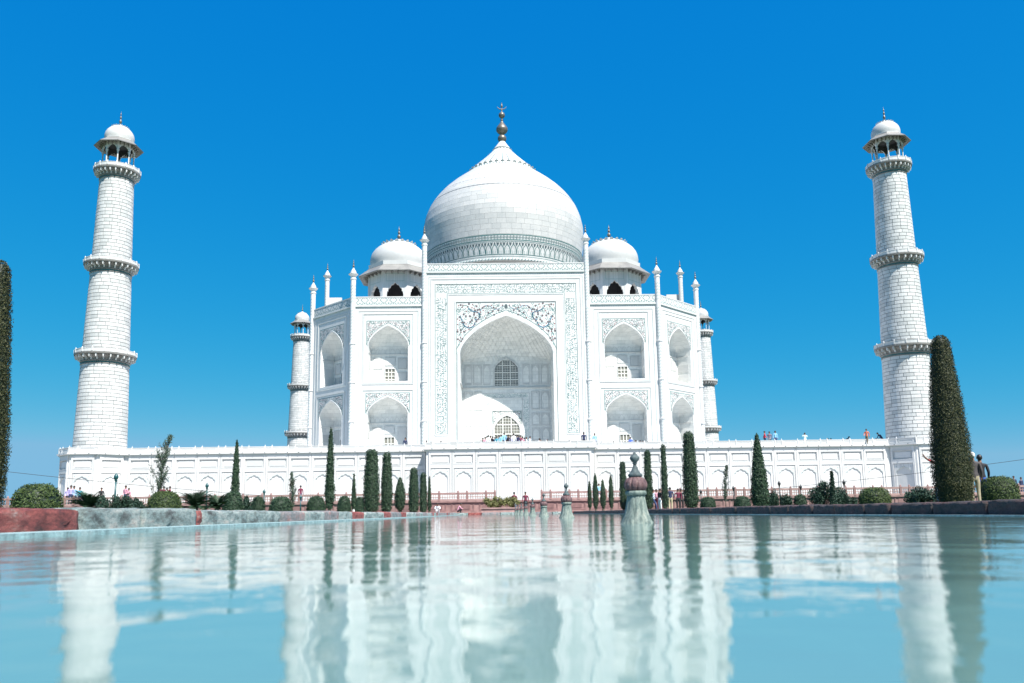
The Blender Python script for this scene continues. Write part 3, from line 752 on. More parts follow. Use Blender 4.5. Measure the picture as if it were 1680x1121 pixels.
def niche(w, zb, zs, za, depth, y, ledge, uc=0.0, nx=20):
    """recess with straight jambs, flat back wall, and a pointed half dome above the springing"""
    m = MB(); ar = arch_pts(w, zs, za, nx, uc); K = 9
    rows = []
    for j in range(K+1):
        t = j/K*PI/2; d = depth*math.sin(t); c = math.cos(t)
        rows.append([(u, y+d, zs+(z-zs)*c) for u, z in ar])
    for j in range(K):
        for i in range(nx): m.quad(rows[j][i], rows[j][i+1], rows[j+1][i+1], rows[j+1][i])
    l, r = uc-w, uc+w
    m.quad((l, y, zb), (l, y, zs), (l, y+depth, zs), (l, y+depth, zb)); m.quad((r, y, zs), (r, y, zb), (r, y+depth, zb), (r, y+depth, zs))
    m.quad((l, y+depth, zb), (r, y+depth, zb), (r, y+depth, zs+.02), (l, y+depth, zs+.02))
    m.quad((l, y, zb), (r, y, zb), (r, y+depth, zb), (l, y+depth, zb))
    return m
def grille(uc, w, zb, zs, za, y, cols, rows, thick, thin, sub, mat_pane, name, rz, loc=None):
    """window: outer frame, thick mullions, thin lattice bars in front of dark panes"""
    if za is None: ar = [(uc-w, zs), (uc+w, zs)]; za = zs
    else: ar = arch_pts(w, zs, za, 16, uc)
    def top(u):
        for a, b in zip(ar[:-1], ar[1:]):
            if a[0]-1e-6 <= u <= b[0]+1e-6: return a[1]+(b[1]-a[1])*(u-a[0])/max(b[0]-a[0], 1e-6)
        return zs
    f = MB(); P = [(uc-w, zb)] + ar + [(uc+w, zb)]
    for a, b in zip(P[:-1], P[1:]):
        k = 1.14
        A2 = (uc+(a[0]-uc)*k, zs+(a[1]-zs)*k if a[1] > zs else a[1]); B2 = (uc+(b[0]-uc)*k, zs+(b[1]-zs)*k if b[1] > zs else b[1])
        if za == zs and a[1] == zs and b[1] == zs: A2 = (A2[0], zs+.14*w); B2 = (B2[0], zs+.14*w)
        elif za == zs: A2 = (A2[0], zs+.14*w if a[1] == zs else a[1]); B2 = (B2[0], zs+.14*w if b[1] == zs else b[1])
        f.quad((a[0], y-.14, a[1]), (b[0], y-.14, b[1]), (B2[0], y-.14, B2[1]), (A2[0], y-.14, A2[1]))
        f.quad((a[0], y-.14, a[1]), (b[0], y-.14, b[1]), (b[0], y, b[1]), (a[0], y, a[1])); f.quad((A2[0], y-.14, A2[1]), (B2[0], y-.14, B2[1]), (B2[0], y, B2[1]), (A2[0], y, A2[1]))
    wo = part(f, name, 'marble', rz)
    g = MB()
    def vbar(u, t, d):
        tp = min(top(u-t/2), top(u+t/2)); g.box(u-t/2, y-d, zb, u+t/2, y-.02, tp)
    def hbar(z, t, d):
        if z >= za-.05: return
        if z <= zs: ww = w
        else:
            ww = 0
            for u, zz in ar:
                if zz >= z+t/2: ww = max(ww, abs(u-uc))
        if ww > .1: g.box(uc-ww, y-d, z-t/2, uc+ww, y-.02, z+t/2)
    for c in range(cols+1): vbar(uc-w+2*w*c/cols*(1 if 0 < c < cols else 1), thick, .10) if 0 < c < cols else None
    nrow = rows; rh = (zs-zb)/rows if za == zs else (za-zb)/rows
    for r_ in range(0, rows+1): hbar(zb+rh*r_ + (thick/2 if r_ == 0 else 0), thick, .094)
    for c in range(cols*sub):
        if c % sub: vbar(uc-w+2*w*c/(cols*sub), thin, .07)
    for r_ in range(rows*sub):
        if r_ % sub: hbar(zb+rh*r_/sub, thin, .066)
    part(g, 'lattice', 'lattice', 0, wo).rotation_euler = (0, 0, 0)
    wo.children[0].location = (0, 0, 0)
    q = MB()
    for a, b in zip(ar[:-1], ar[1:]): q.quad((a[0], y-.015, zb), (b[0], y-.015, zb), (b[0], y-.015, b[1]), (a[0], y-.015, a[1]))
    part(q, 'pane', mat_pane, 0, wo)
    return wo
# part() subtracts the floor height; children of a part share its frame, so they need it too (same offset, no location)

# one two storey bay: wall, two niches with grilles, mouldings and inlay
NW = 2.6
LOW = (PZ, 13.05, 15.25); UPP = (17.33, 22.05, 24.72); ND = 2.2
def bay(uc, hw, y, rz, lit=('pane_lit', 'pane_lit'), seed=1):
    m = MB()
    wall_hole(m, uc-hw, uc+hw, PZ, 16.5, arch_pts(NW, LOW[1], LOW[2], 20, uc), LOW[0], y)
    wall_hole(m, uc-hw, uc+hw, 16.5, ROOF, arch_pts(NW, UPP[1], UPP[2], 20, uc), UPP[0], y)
    part(m, 'facade_wall', 'marble_wall', rz)
    for (zb, zs, za), ledge in ((LOW, 12.06), (UPP, 21.26)):
        nm = niche(NW, zb+.001, zs, za, ND, y, ledge, uc); no = part(nm, 'niche', 'marble_vault', rz)
        yb = y+ND
        lm = MB(); lm.box(uc-NW+.02, yb-.09, ledge-.06, uc+NW-.02, yb, ledge+.06); lm.box(uc-NW+.02, y+.3, ledge-.05, uc-NW+.09, yb-.09, ledge+.05); lm.box(uc+NW-.09, y+.3, ledge-.05, uc+NW-.02, yb-.09, ledge+.05)
        part(lm, 'ledge', 'marble', 0, no)
        # squinch net above the ledge: small arched ribs on the back wall
        sq = MB()
        for i in range(8):
            c = uc-NW+.33+i*(2*NW-.66)/7
            pts = [(c-.26, ledge+.12), (c-.26, ledge+.42), (c-.16, ledge+.66), (c, ledge+.78), (c+.16, ledge+.66), (c+.26, ledge+.42), (c+.26, ledge+.12)]
            ribbon(sq, pts, .05, lambda u, v: (u, yb-.03, v))
        part(sq, 'squinch_ribs', 'marble', 0, no)
        big = zb < 8
        zw0 = zb+.02; zw1 = zb+(2.2 if big else 1.95)
        if big: zw0 = zb+.02; zw1 = 10.15
        bx_ = [(uc-.7, uc+.7, zw1+.45, ledge-.35)]
        for s in (-1, 1): bx_ += [(uc+s*1.65-.62, uc+s*1.65+.62, zb+.35, min(zb+1.55, zw1)), (uc+s*1.65-.62, uc+s*1.65+.62, zb+1.95, ledge-.5)]
        for (u0_, u1_, z0_, z1_) in bx_:
            pn = MB(); pn.box(u0_+.1, yb-.05, z0_+.1, u1_-.1, yb, z1_-.1); frame(pn, u0_, u1_, z0_, z1_, .05, yb, .06); part(pn, 'wall_panel', 'marble', 0, no)
        for s in (-1, 1):
            for z0_ in np.arange(zb+.4, ledge-1.0, 1.35): jm = MB(); jm.box(min(uc+s*NW, uc+s*(NW-.04)), y+.4, z0_, max(uc+s*NW, uc+s*(NW-.04)), yb-.25, z0_+1.0); part(jm, 'jamb_panel', 'marble', 0, no)
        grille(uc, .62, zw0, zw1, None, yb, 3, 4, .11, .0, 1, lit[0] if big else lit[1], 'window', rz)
        part(spandrel_small(uc, NW, zs, za, 2.86, 15.78 if big else 25.38, y, seed+int(zb)), 'spandrel_inlay', ['inlay_teal', 'inlay_dark', 'inlay_red'], rz)
        mo = MB(); ar = arch_pts(NW, zs, za, 20, uc)
        pts = [(uc+(u-uc)*1.035, zs+(z-zs)*1.06) for u, z in ar]
        for a, b, a2, b2 in zip(ar[:-1], ar[1:], pts[:-1], pts[1:]):
            mo.quad((a[0], y-.05, a[1]), (b[0], y-.05, b[1]), (b2[0], y-.05, b2[1]), (a2[0], y-.05, a2[1])); mo.quad((a2[0], y-.05, a2[1]), (b2[0], y-.05, b2[1]), (b2[0], y, b2[1]), (a2[0], y, a2[1])); mo.quad((a[0], y-.05, a[1]), (b[0], y-.05, b[1]), (b[0], y, b[1]), (a[0], y, a[1]))
        part(mo, 'arch_moulding', 'marble', rz)
    fr = MB()
    frame(fr, uc-3.35, uc+3.35, PZ+.02, 16.18, .10, y, .06, bottom=False); frame(fr, uc-3.35, uc+3.35, 16.86, 26.32, .10, y, .06)
    frame(fr, uc-3.98, uc+3.98, PZ+.02, 26.72, .07, y, .045, bottom=False)
    for s in (-1, 1): fr.box(uc+s*3.66-.22, y-.03, PZ+.02, uc+s*3.66+.22, y, 8.3)
    part(fr, 'moulding', 'marble', rz)
    ln = MB(); fn = lambda u, v: (u, y-.004, v)
    rect_line(ln, uc-3.22, uc+3.22, PZ+.05, 16.05, .035, fn, 0, False); rect_line(ln, uc-3.22, uc+3.22, 16.99, 26.19, .035, fn); rect_line(ln, uc-3.88, uc+3.88, PZ+.05, 26.62, .03, fn, 0, False)
    part(ln, 'inlay_lines', 'inlay_pale', rz)
def parapet(uc, hw, z0, z1, y, rz, th=.45):
    p = MB(); p.box(uc-hw, y-.02, z0, uc+hw, y+th, z1)
    po_ = part(p, 'parapet', 'marble_wall', rz)
    c = MB(); c.box(uc-hw, y-.16, z0-.12, uc+hw, y-.02, z0+.06); c.box(uc-hw, y-.07, z0+.06, uc+hw, y-.02, z0+.14); c.box(uc-hw, y-.06, z1-.10, uc+hw, y-.02, z1)
    part(c, 'cornice', 'marble', 0, po_)
    q = MB(); fn = lambda u, v: (u, y-.026, v); h = z1-z0
    n = max(2, int(2*hw/.62)); st = 2*hw/n
    for i in range(n):
        c0 = uc-hw+st*(i+.5); b = z0+h*.16; t = z1-h*.16; mid = (b+t)/2; s = 1 if i % 2 else -1
        ribbon(q, [(c0+s*.16, t), (c0-s*.05, t-.08*h), (c0-s*.17, mid+.1*h), (c0, mid-.02*h), (c0+s*.15, mid-.14*h), (c0+s*.02, b+.03*h), (c0-s*.17, b)], .07, fn, 0)
        disc(q, c0+st/2, t-.06*h, .07, fn, 4, 1); disc(q, c0+st/2, b+.12*h, .09, fn, 4, 0, .13)
    n2 = int(2*hw/.3)
    for i in range(n2): disc(q, uc-hw+(i+.5)*2*hw/n2, z0-.32, .07, lambda u, v: (u, y-.005, v), 3, 2)
    q.quad(fn(uc-hw, z0+.155), fn(uc+hw, z0+.155), fn(uc+hw, z0+.19), fn(uc-hw, z0+.19), 2)
    part(q, 'parapet_inlay', ['inlay_teal', 'inlay_dark', 'inlay_pale'], 0, po_)
    d = MB(); d.box(uc-hw, y-.05, z0-.20, uc+hw, y, z0-.12); part(d, 'shadow_moulding', 'inlay_pale', 0, po_)
for s in (-1, 1):
    bay(s*15.51, 4.40, -HW, 0, seed=3 if s < 0 else 5)
    parapet(s*15.51, 4.40, 27.4, 28.65, -HW, 0)
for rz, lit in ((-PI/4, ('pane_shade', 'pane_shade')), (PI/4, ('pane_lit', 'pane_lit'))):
    bay(0, CH-.3, -CD, rz, lit, seed=9)
    parapet(0, CH-.3, 27.4, 28.65, -CD, rz)
# the rest of the body: side and rear walls, roof, rear corners
m = MB()
pts = [(FH, -HW), (HW, -FH), (HW, FH), (FH, HW), (-FH, HW), (-HW, FH), (-HW, -FH), (-FH, -HW)]
m.add([(x*.999, y*.999, ROOF-.02) for x, y in pts], [tuple(range(8))])
for a, b in zip(pts[1:6], pts[2:7]): m.quad((a[0], a[1], PZ), (b[0], b[1], PZ), (b[0], b[1], ROOF), (a[0], a[1], ROOF))
part(m, 'body', 'marble_wall')
for rz in (PI/2, -PI/2, PI):
    for s in (-1, 1): parapet(s*15.51, 4.40, 27.4, 28.65, -HW, rz)

# portal (pishtaq)
PHW = 10.45; YP = -27.2; PT = 31.8; IW = 6.1; IZS = 20.75; IZA = 25.85; ID = 5.5
def pishtaq(rz, full):
    m = MB(); y = YP
    if full: wall_hole(m, -PHW, PHW, PZ, PT, arch_pts(IW, IZS, IZA, 32), PZ, y)
    else: m.quad((-PHW, y, PZ), (PHW, y, PZ), (PHW, y, PT), (-PHW, y, PT))
    yb = -24.9
    m.quad((-PHW, yb, ROOF-.1), (PHW, yb, ROOF-.1), (PHW, yb, PT), (-PHW, yb, PT)); m.quad((-PHW, y, PT), (PHW, y, PT), (PHW, yb, PT), (-PHW, yb, PT))
    for s in (-1, 1):
        m.quad((s*PHW, y, ROOF-.1), (s*PHW, yb, ROOF-.1), (s*PHW, yb, PT), (s*PHW, y, PT)); m.quad((s*PHW, y, PZ), (s*PHW, -HW+.2, PZ), (s*PHW, -HW+.2, ROOF), (s*PHW, y, ROOF))
    part(m, 'portal_wall', 'marble_wall', rz)
    parapet(0, PHW, 31.85, 33.05, YP, rz)
    for s in (-1, 1):
        sd_ = MB(); sd_.box(min(s*PHW, s*(PHW-.4)), YP+.45, 31.8, max(s*PHW, s*(PHW-.4)), -24.9, 33.02); part(sd_, 'parapet_return', 'marble', rz)
for rz in (0, PI/2, -PI/2, PI): pishtaq(rz, rz == 0)
# portal front: mouldings, inscription band, spandrels
y = YP
fr = MB()
frame(fr, -9.95, 9.95, PZ+.02, 30.95, .10, y, .06, bottom=False); frame(fr, -9.42, 9.42, 10.15, 30.30, .09, y, .05, bottom=False); frame(fr, -7.72, 7.72, 10.15, 28.82, .09, y, .05, bottom=False)
frame(fr, -6.72, 6.72, PZ+.02, 27.85, .12, y, .08, bottom=False)
for s in (-1, 1): fr.box(min(s*9.33, s*7.72), y-.05, 10.06, max(s*9.33, s*7.72), y, 10.15)
part(fr, 'moulding', 'marble')
mo = MB(); ar = arch_pts(IW, IZS, IZA, 32); pts = [(u*1.055, IZS+(z-IZS)*1.10) for u, z in ar]
arf = [(-IW, PZ+.02)] + ar + [(IW, PZ+.02)]; ptf = [(-IW*1.055, PZ+.02)] + pts + [(IW*1.055, PZ+.02)]
for a, b, a2, b2 in zip(arf[:-1], arf[1:], ptf[:-1], ptf[1:]):
    mo.quad((a[0], y-.07, a[1]), (b[0], y-.07, b[1]), (b2[0], y-.07, b2[1]), (a2[0], y-.07, a2[1])); mo.quad((a2[0], y-.07, a2[1]), (b2[0], y-.07, b2[1]), (b2[0], y, b2[1]), (a2[0], y, a2[1])); mo.quad((a[0], y-.07, a[1]), (b[0], y-.07, b[1]), (b[0], y, b[1]), (a[0], y, a[1]))
part(mo, 'arch_moulding', 'marble')
def calligraphy(length, width, seed, dens=1.0):
    """strokes of inlaid script along a band: uprights, bowls, tails and dots, in band coordinates (s, t)"""
    rs = random.Random(seed); out = []; s = .05; rows = max(3, round(width/.29)); rh = width/rows
    while s < length-.15:
        for r_ in range(rows):
            o = s + rs.uniform(-.08, .08); b = rh*(r_+rs.uniform(-.05, .25)); k = rs.random()
            if k < .30: out.append(([(o, b), (o+.02, b+rh*rs.uniform(.8, 1.5))], .055))
            elif k < .62: r = rs.uniform(.10, .17); out.append(([(o-r, b+rh*.7), (o-r*.7, b+rh*.15), (o+r*.2, b), (o+r, b+rh*.3), (o+r, b+rh*.7)], .055))
            elif k < .82: out.append(([(o-.14, b+rh*rs.uniform(.1, .6)), (o, b+rh*rs.uniform(.1, .8)), (o+.16, b+rh*rs.uniform(.1, .9))], .055))
            else: out.append(([(o, b+rh*.4), (o+.07, b+rh*.5)], .08))
        s += rs.uniform(.20, .27)
    return out
cal = MB()
for (pts, wd) in calligraphy(18.3, 1.28, 1): ribbon(cal, [(-9.15+s, 28.97+t) for s, t in pts], wd, lambda u, v: (u, y-.006, v), 0)
for s_x, seed in ((-1, 2), (1, 3)):
    for (pts, wd) in calligraphy(18.0, 1.30, seed):
        ribbon(cal, [(s_x*7.85+s_x*t, 10.4+s) for s, t in pts], wd, lambda u, v: (u, y-.006, v), 0)
part(cal, 'inscription_band', ['inlay_teal'])
ln = MB(); fn = lambda u, v: (u, y-.005, v)
rect_line(ln, -9.30, 9.30, 10.27, 30.18, .05, fn, 0, False); rect_line(ln, -7.80, 7.80, 10.27, 28.92, .05, fn, 0, False)
for s in (-1, 1): ln.quad(fn(s*7.80, 10.27), fn(s*9.30, 10.27), fn(s*9.30, 10.32), fn(s*7.80, 10.32))
rect_line(ln, -6.58, 6.58, PZ+.05, 27.72, .06, fn, 0, False); rect_line(ln, -10.2, 10.2, PZ+.05, 31.2, .035, fn, 0, False)
part(ln, 'inlay_lines', 'inlay_teal')
spn = MB(); rs = random.Random(4)
fn = lambda u, v: (u, y-.008, v); fn2 = lambda u, v: (u, y-.012, v)
def smooth_path(P, n=6):
    out = []
    for i in range(len(P)-1):
        p0 = P[max(i-1, 0)]; p1 = P[i]; p2 = P[i+1]; p3 = P[min(i+2, len(P)-1)]
        for k in range(n):
            t = k/n
            out.append(tuple(.5*((2*p1[j]) + (-p0[j]+p2[j])*t + (2*p0[j]-5*p1[j]+4*p2[j]-p3[j])*t*t + (-p0[j]+3*p1[j]-3*p2[j]+p3[j])*t**3) for j in (0, 1)))
    out.append(P[-1]); return out
stems = [([(-6.1, 25.9), (-5.75, 25.1), (-5.5, 24.55), (-4.9, 24.25), (-4.3, 24.5), (-4.1, 25.0)], .15, 2),
         ([(-5.0, 26.9), (-4.4, 26.5), (-3.75, 26.35), (-3.45, 25.9), (-3.7, 25.4), (-4.15, 25.35)], .15, 2),
         ([(-3.45, 25.9), (-3.3, 26.7), (-2.8, 27.2), (-2.1, 27.15), (-1.8, 26.8)], .09, 2), ([(-2.6, 25.9), (-2.0, 26.3), (-1.4, 26.9), (-.9, 27.3)], .08, 0),
         ([(-6.2, 23.2), (-5.9, 23.9), (-5.5, 24.5)], .10, 0), ([(-6.25, 22.4), (-6.0, 22.9), (-5.95, 23.5)], .07, 0), ([(-6.2, 26.4), (-5.9, 27.0), (-5.4, 27.3), (-4.9, 27.1)], .08, 0),
         ([(-1.75, 26.6), (-1.2, 26.75), (-.7, 26.95), (-.3, 27.3)], .07, 2)]
for P, wd, mi in stems:
    sp_ = smooth_path(P)
    ribbon(spn, sp_, wd, fn, mi); ribbon(spn, [(-u, v) for u, v in sp_], wd, fn, mi)
got = []; tries = 0
while len(got) < 120 and tries < 9000:
    tries += 1; u = rs.uniform(-6.4, -.3); z = rs.uniform(21.6, 27.5)
    if inside_arch(u, z, ar, 0, .75) or any((u-a)**2+(z-b)**2 < .25**2 for a, b in got): continue
    got.append((u, z))
for i, (u, z) in enumerate(got):
    for s in (-1, 1):
        U = u*s*-1 if s < 0 else u
        U = u if s > 0 else -u
        if i % 4 == 0:
            disc(spn, U, z, .15, fn2, 7, 1); disc(spn, U, z, .07, lambda a, b: (a, y-.016, b), 5, 3)
        elif i % 4 == 1: scroll(spn, U, z, .24, .9, s, fn, .06, 0, 1.0)
        elif i % 4 == 2: disc(spn, U, z, .10, fn2, 5, 3)
        else:
            for q in range(3): disc(spn, U+.13*math.cos(q*2.1+i), z+.13*math.sin(q*2.1+i), .07, fn2, 4, 0)
disc(spn, 0, 27.1, .22, fn2, 10, 1, .34)
ribbon(spn, [(u*1.085, IZS+(z-IZS)*1.155) for u, z in ar], .07, fn, 0)
part(spn, 'spandrel_inlay', ['inlay_teal', 'inlay_dark', 'inlay_blue', 'inlay_red'])
# iwan recess
iw = part(niche(IW, PZ+.001, IZS, IZA, ID, YP, 17.1, 0, 32), 'portal_recess', 'marble_vault')
yb = YP+ID
m = MB(); m.box(-IW+.02, yb-.16, 17.0, IW-.02, yb, 17.18)
for s in (-1, 1): m.box(min(s*IW, s*(IW-.14)), YP+.5, 17.0, max(s*IW, s*(IW-.14)), yb-.16, 17.16)
part(m, 'ledge', 'marble', 0, iw)
def raised_panel(name, u0, u1, z0, z1, y, arched=False):
    p = MB(); frame(p, u0, u1, z0, z1, .09, y, .06); h = (u1-u0)
    if arched:
        A = cusped_pts((u1-u0)/2-.16, z1-.16-h*.55, z1-.2, 5, 4, (u0+u1)/2, .08); wall_hole(p, u0+.1, u1-.1, z0+.1, z1-.1, A, z0+.25, y-.03); jamb(p, A, z0+.25, y-.03, y-.003)
    else: p.box(u0+.2, y-.04, z0+.2, u1-.2, y, z1-.2)
    part(p, name, 'marble', 0, iw)
for s in (-1, 1):
    for k, (a, b) in enumerate(((2.15, 3.25), (3.4, 4.55), (4.7, 5.8))): raised_panel('recess_panel', *sorted((s*a, s*b)), 17.5, 20.3, yb, True)
    for (a, b) in ((3.35, 4.5), (4.65, 5.85)):
        for (z0, z1) in ((7.3, 9.6), (9.8, 11.6), (11.8, 13.6), (14.0, 16.6)): raised_panel('recess_panel', *sorted((s*a, s*b)), z0, z1, yb, True)
m = MB(); frame(m, -3.15, 3.15, PZ+.02, 16.35, .08, yb, .05, bottom=False); frame(m, -2.2, 2.2, PZ+.02, 15.7, .08, yb, .05, bottom=False); frame(m, -2.05, 2.05, PZ+.02, 13.95, .08, yb, .05, bottom=False); part(m, 'door_moulding', 'marble', 0, iw)
m = MB()
for (pts, wd) in calligraphy(6.0, .6, 8): ribbon(m, [(-3.0+s, 15.75+t*.85) for s, t in pts], wd*.8, lambda u, v: (u, yb-.006, v))
for s_x, seed in ((-1, 9), (1, 10)):
    for (pts, wd) in calligraphy(8.3, .78, seed): ribbon(m, [(s_x*2.28+s_x*t*.95, 7.2+s) for s, t in pts], wd*.8, lambda u, v: (u, yb-.006, v))
part(m, 'inscription_band', 'inlay_pale', 0, iw)
part(spandrel_small(0, 1.75, 12.0, 13.2, 1.98, 13.85, yb, 31), 'door_spandrel_inlay', ['inlay_teal', 'inlay_dark', 'inlay_red'], 0, iw)
# ribs of the vault: a net of raised lines and course joints
m = MB()
def vault_pt(u, t, lift=.03):
    """point on the half dome: u in -1..1 across the arch, t 0..1 front to back"""
    a = math.acos(max(-1, min(1, -u))); h = IZA-IZS
    z = IZS + h*(0.62*math.sin(a)+.38*(1-abs(math.cos(a))))
    tt = t*PI/2
    return (u*IW, YP+ID*math.sin(tt)-lift*.7, IZS+(z-IZS)*math.cos(tt)-lift)
for k in range(-8, 9):
    u0 = k/8.5
    for dr in (-1, 1):
        P = [vault_pt(max(-.985, min(.985, u0+dr*.55*t)), .1+.9*t) for t in np.linspace(0, 1, 9)]
        m.tube(P, .02, 4)
part(m, 'vault_net', 'marble_vault', 0, iw)
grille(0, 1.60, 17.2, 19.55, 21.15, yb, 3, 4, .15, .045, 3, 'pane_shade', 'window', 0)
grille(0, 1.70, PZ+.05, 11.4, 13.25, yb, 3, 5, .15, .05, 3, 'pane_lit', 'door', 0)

# engaged corner shafts with chevron inlay, lotus caps and finials
def shaft_meshes(top):
    """slender engaged shaft from floor to `top` (the height of the bud)"""
    m = MB(); r = .34
    prof = [(r+.12, PZ), (r+.12, PZ+.5), (r, PZ+.6)]
    z = PZ
    for k in range(1, 5):
        zz = PZ + k*5.15
        if zz < 27: prof += [(r, zz-.09), (r+.10, zz-.05), (r+.10, zz+.05), (r, zz+.09)]
    prof += [(r, top-1.75), (r+.07, top-1.7), (r+.07, top-1.55), (r-.02, top-1.48), (r+.05, top-1.25), (r+.30, top-1.0), (r+.28, top-.94)]
    m.lathe(prof, 12, cap=False)
    q = MB()
    fnc = lambda a, v: ((r+.012)*math.sin(a), -(r+.012)*math.cos(a), v)
    n = int((top-2-PZ-1)/.42)
    for i in range(n):
        zc = PZ+.8+i*.42
        if min(abs(zc+.2-(PZ+k*5.15)) for k in range(1, 5)) < .34 and zc < 27.5: continue
        for side in (-1, 0, 1):
            c = side*PI/3
            q.quad(fnc(c-PI/6, zc), fnc(c, zc+.21), fnc(c, zc+.28), fnc(c-PI/6, zc+.07)); q.quad(fnc(c, zc+.21), fnc(c+PI/6, zc), fnc(c+PI/6, zc+.07), fnc(c, zc+.28))
    c = MB(); petal_ring(c, r+.10, top-1.05, 12, .22, .10, .2); c.lathe([(r+.30, top-.96), (r+.06, top-.92), (r+.07, top-.78), (r, top-.58), (r*.6, top-.36), (.10, top-.16), (.07, top-.1)], 14, cap=False)
    f = MB(); bulb_finial(f, top-.14, 1.25, .15)
    return (m.mesh('corner_shaft', 'marble', MO), q.mesh('chevron_inlay', 'inlay_pale', MO), c.mesh('lotus_cap', 'marble', MO, True), f.mesh('finial', 'finial_metal', MO, True))
sh_p = shaft_meshes(37.3); sh_w = shaft_meshes(32.7)
def put_shaft(ms, x, y, rz):
    a = link('corner_shaft', ms[0], mau, (x, y, 0), rz)
    for n_, me in zip(('chevron_inlay', 'lotus_cap', 'finial'), ms[1:]): link(n_, me, a)
for q in range(4):
    rz = q*PI/2; c, s = round(math.cos(rz)), round(math.sin(rz))
    for sx in (-1, 1):
        X, Y = sx*(PHW+.33), YP+.12; put_shaft(sh_p, X*c-Y*s, X*s+Y*c, rz)
        X, Y = sx*FH, -HW-.02; put_shaft(sh_w, X*c-Y*s, X*s+Y*c, rz)

# drum and dome
DP = [(12.35, 37.6), (12.5, 39.0), (12.95, 41.0), (13.12, 42.0), (13.32, 44.0), (13.45, 45.6), (13.38, 47.0), (13.0, 48.8), (12.3, 50.5), (11.3, 52.0), (10.1, 53.35), (8.7, 54.6), (7.3, 55.7), (5.9, 56.75)]
def dr(z):
    for (r0, z0), (r1, z1) in zip(DP[:-1], DP[1:]):
        if z <= z1: return r0+(r1-r0)*(z-z0)/(z1-z0)
    return DP[-1][0]
d = MB(); d.lathe([(12.3, ROOF-.2), (12.3, 37.2), (12.6, 37.3), (12.62, 37.6)], 96, cap=False); dru = part(d, 'drum', 'marble_wall', smooth=True)
d = MB(); d.lathe([(12.75, 37.95), (12.95, 38.0), (13.0, 38.15), (12.95, 38.3), (12.7, 38.36)], 96, cap=False)
for i in range(160):
    a = 2*PI*i/160; d.tube([(12.9*math.cos(a), 12.9*math.sin(a), 37.98), (13.03*math.cos(a+.012), 13.03*math.sin(a+.012), 38.15), (12.9*math.cos(a+.024), 12.9*math.sin(a+.024), 38.33)], .075, 4, 1)
part(d, 'rope_moulding', ['marble', 'inlay_pale'], 0, dru)
d = MB(); d.lathe([(r-.03, z) for r, z in DP], 96, cap=False); dome = part(d, 'dome', 'joint', smooth=True)
# blocks: course heights shrink towards the crown
courses = []; z = 42.08
while z < 56.3:
    sl = (dr(z+.3)-dr(z))/.3; h = .82/math.hypot(1, sl); courses.append((z-MZ, min(z+h, 56.72)-MZ)); z += h
blocks_on(dome, lambda z: dr(z+MZ)-.03, courses, lambda ci: 1.55, 'marble_dome', .03, .022, CAMLOC-Vector((0, 44, MZ)), limit=300, seg=3)
bd = MB(); bd.lathe([(dr(z)+.0, z) for z in (38.4, 39.0, 40.0, 41.0, 42.06)], 96, cap=False); part(bd, 'drum_band', 'marble_wall', 0, dome, True)
q = MB(); fnd = lambda a, v, l=.02: ((dr(v)+l)*math.sin(a), -(dr(v)+l)*math.cos(a), v)
def ring(z0, z1, mi): 
    for i in range(96): q.quad(fnd(2*PI*i/96, z0), fnd(2*PI*(i+1)/96, z0), fnd(2*PI*(i+1)/96, z1), fnd(2*PI*i/96, z1), mi)
ring(41.88, 42.00, 0); ring(41.10, 41.22, 0); ring(40.92, 40.97, 0); ring(38.98, 39.08, 0); ring(38.70, 38.75, 0)
N = 84; sa = 2*PI/N
def rib(pts, wd, mi=0):
    """ribbon in (arc metres, z) coordinates"""
    ribbon(q, pts, wd, lambda u, v: fnd(u/12.9, v, .025), mi)
for i in range(N):
    c = (i+.5)*sa*12.9; hsp = sa*12.9/2
    for s in (-1, 1):
        rib([(c+s*hsp*.86, 39.15), (c+s*hsp*.86, 39.75), (c+s*hsp*.70, 40.1), (c+s*hsp*.3, 40.35), (c, 40.55)], .085, 0)
        rib([(c+s*hsp*.30, 39.15), (c+s*hsp*.34, 39.6)], .05, 2)
    disc(q, c, 40.62, .13, lambda u, v: fnd(u/12.9, v, .03), 6, 1, .2)
    disc(q, c+hsp, 40.55, .16, lambda u, v: fnd(u/12.9, v, .03), 6, 1, .24)
    rib([(c+hsp*.55, 40.85), (c+hsp, 40.3), (c+hsp*1.45, 40.85)], .07, 0)
    for k in (0, 1):
        c2 = c+k*hsp; rib([(c2-hsp*.42, 41.55), (c2, 41.80), (c2+hsp*.42, 41.55), (c2, 41.30), (c2-hsp*.42, 41.55)], .06, 0); disc(q, c2, 41.55, .08, lambda u, v: fnd(u/12.9, v, .03), 5, 1)
part(q, 'band_inlay', ['inlay_teal', 'inlay_dark', 'inlay_pale'], 0, dome)
# lotus crown and finial
lo = MB(); LP_ = [(5.98, 56.68), (5.6, 57.15), (4.75, 58.0), (3.6, 59.1), (2.75, 59.95), (2.1, 60.65), (1.6, 61.2), (1.28, 61.55), (1.42, 61.65), (1.30, 61.85), (1.05, 62.15), (.75, 62.6), (.5, 63.0)]
lo.lathe(LP_, 64, cap=False, mod=lambda a, z: 1+.02*abs(math.sin(a*16)) if z > 57.3 else 1)
petal_ring(lo, 5.60, 57.12, 36, .30, .17, .70)
petal_ring(lo, 1.5, 61.35, 18, .20, .16, .4)
lot = part(lo, 'lotus_crown', 'marble', 0, dome)
q = MB()
def lr(z):
    for (r0, z0), (r1, z1) in zip(LP_[:-1], LP_[1:]):
        if z0 <= z <= z1: return r0+(r1-r0)*(z-z0)/(z1-z0)
    return 1
for i in range(32):
    a = 2*PI*i/32
    ribbon(q, [(a*3, 57.6+.27*k) for k in range(13)], .05, lambda u, v: ((lr(v)*1.03+.02)*math.cos(u/3), (lr(v)*1.03+.02)*math.sin(u/3), v+.02))
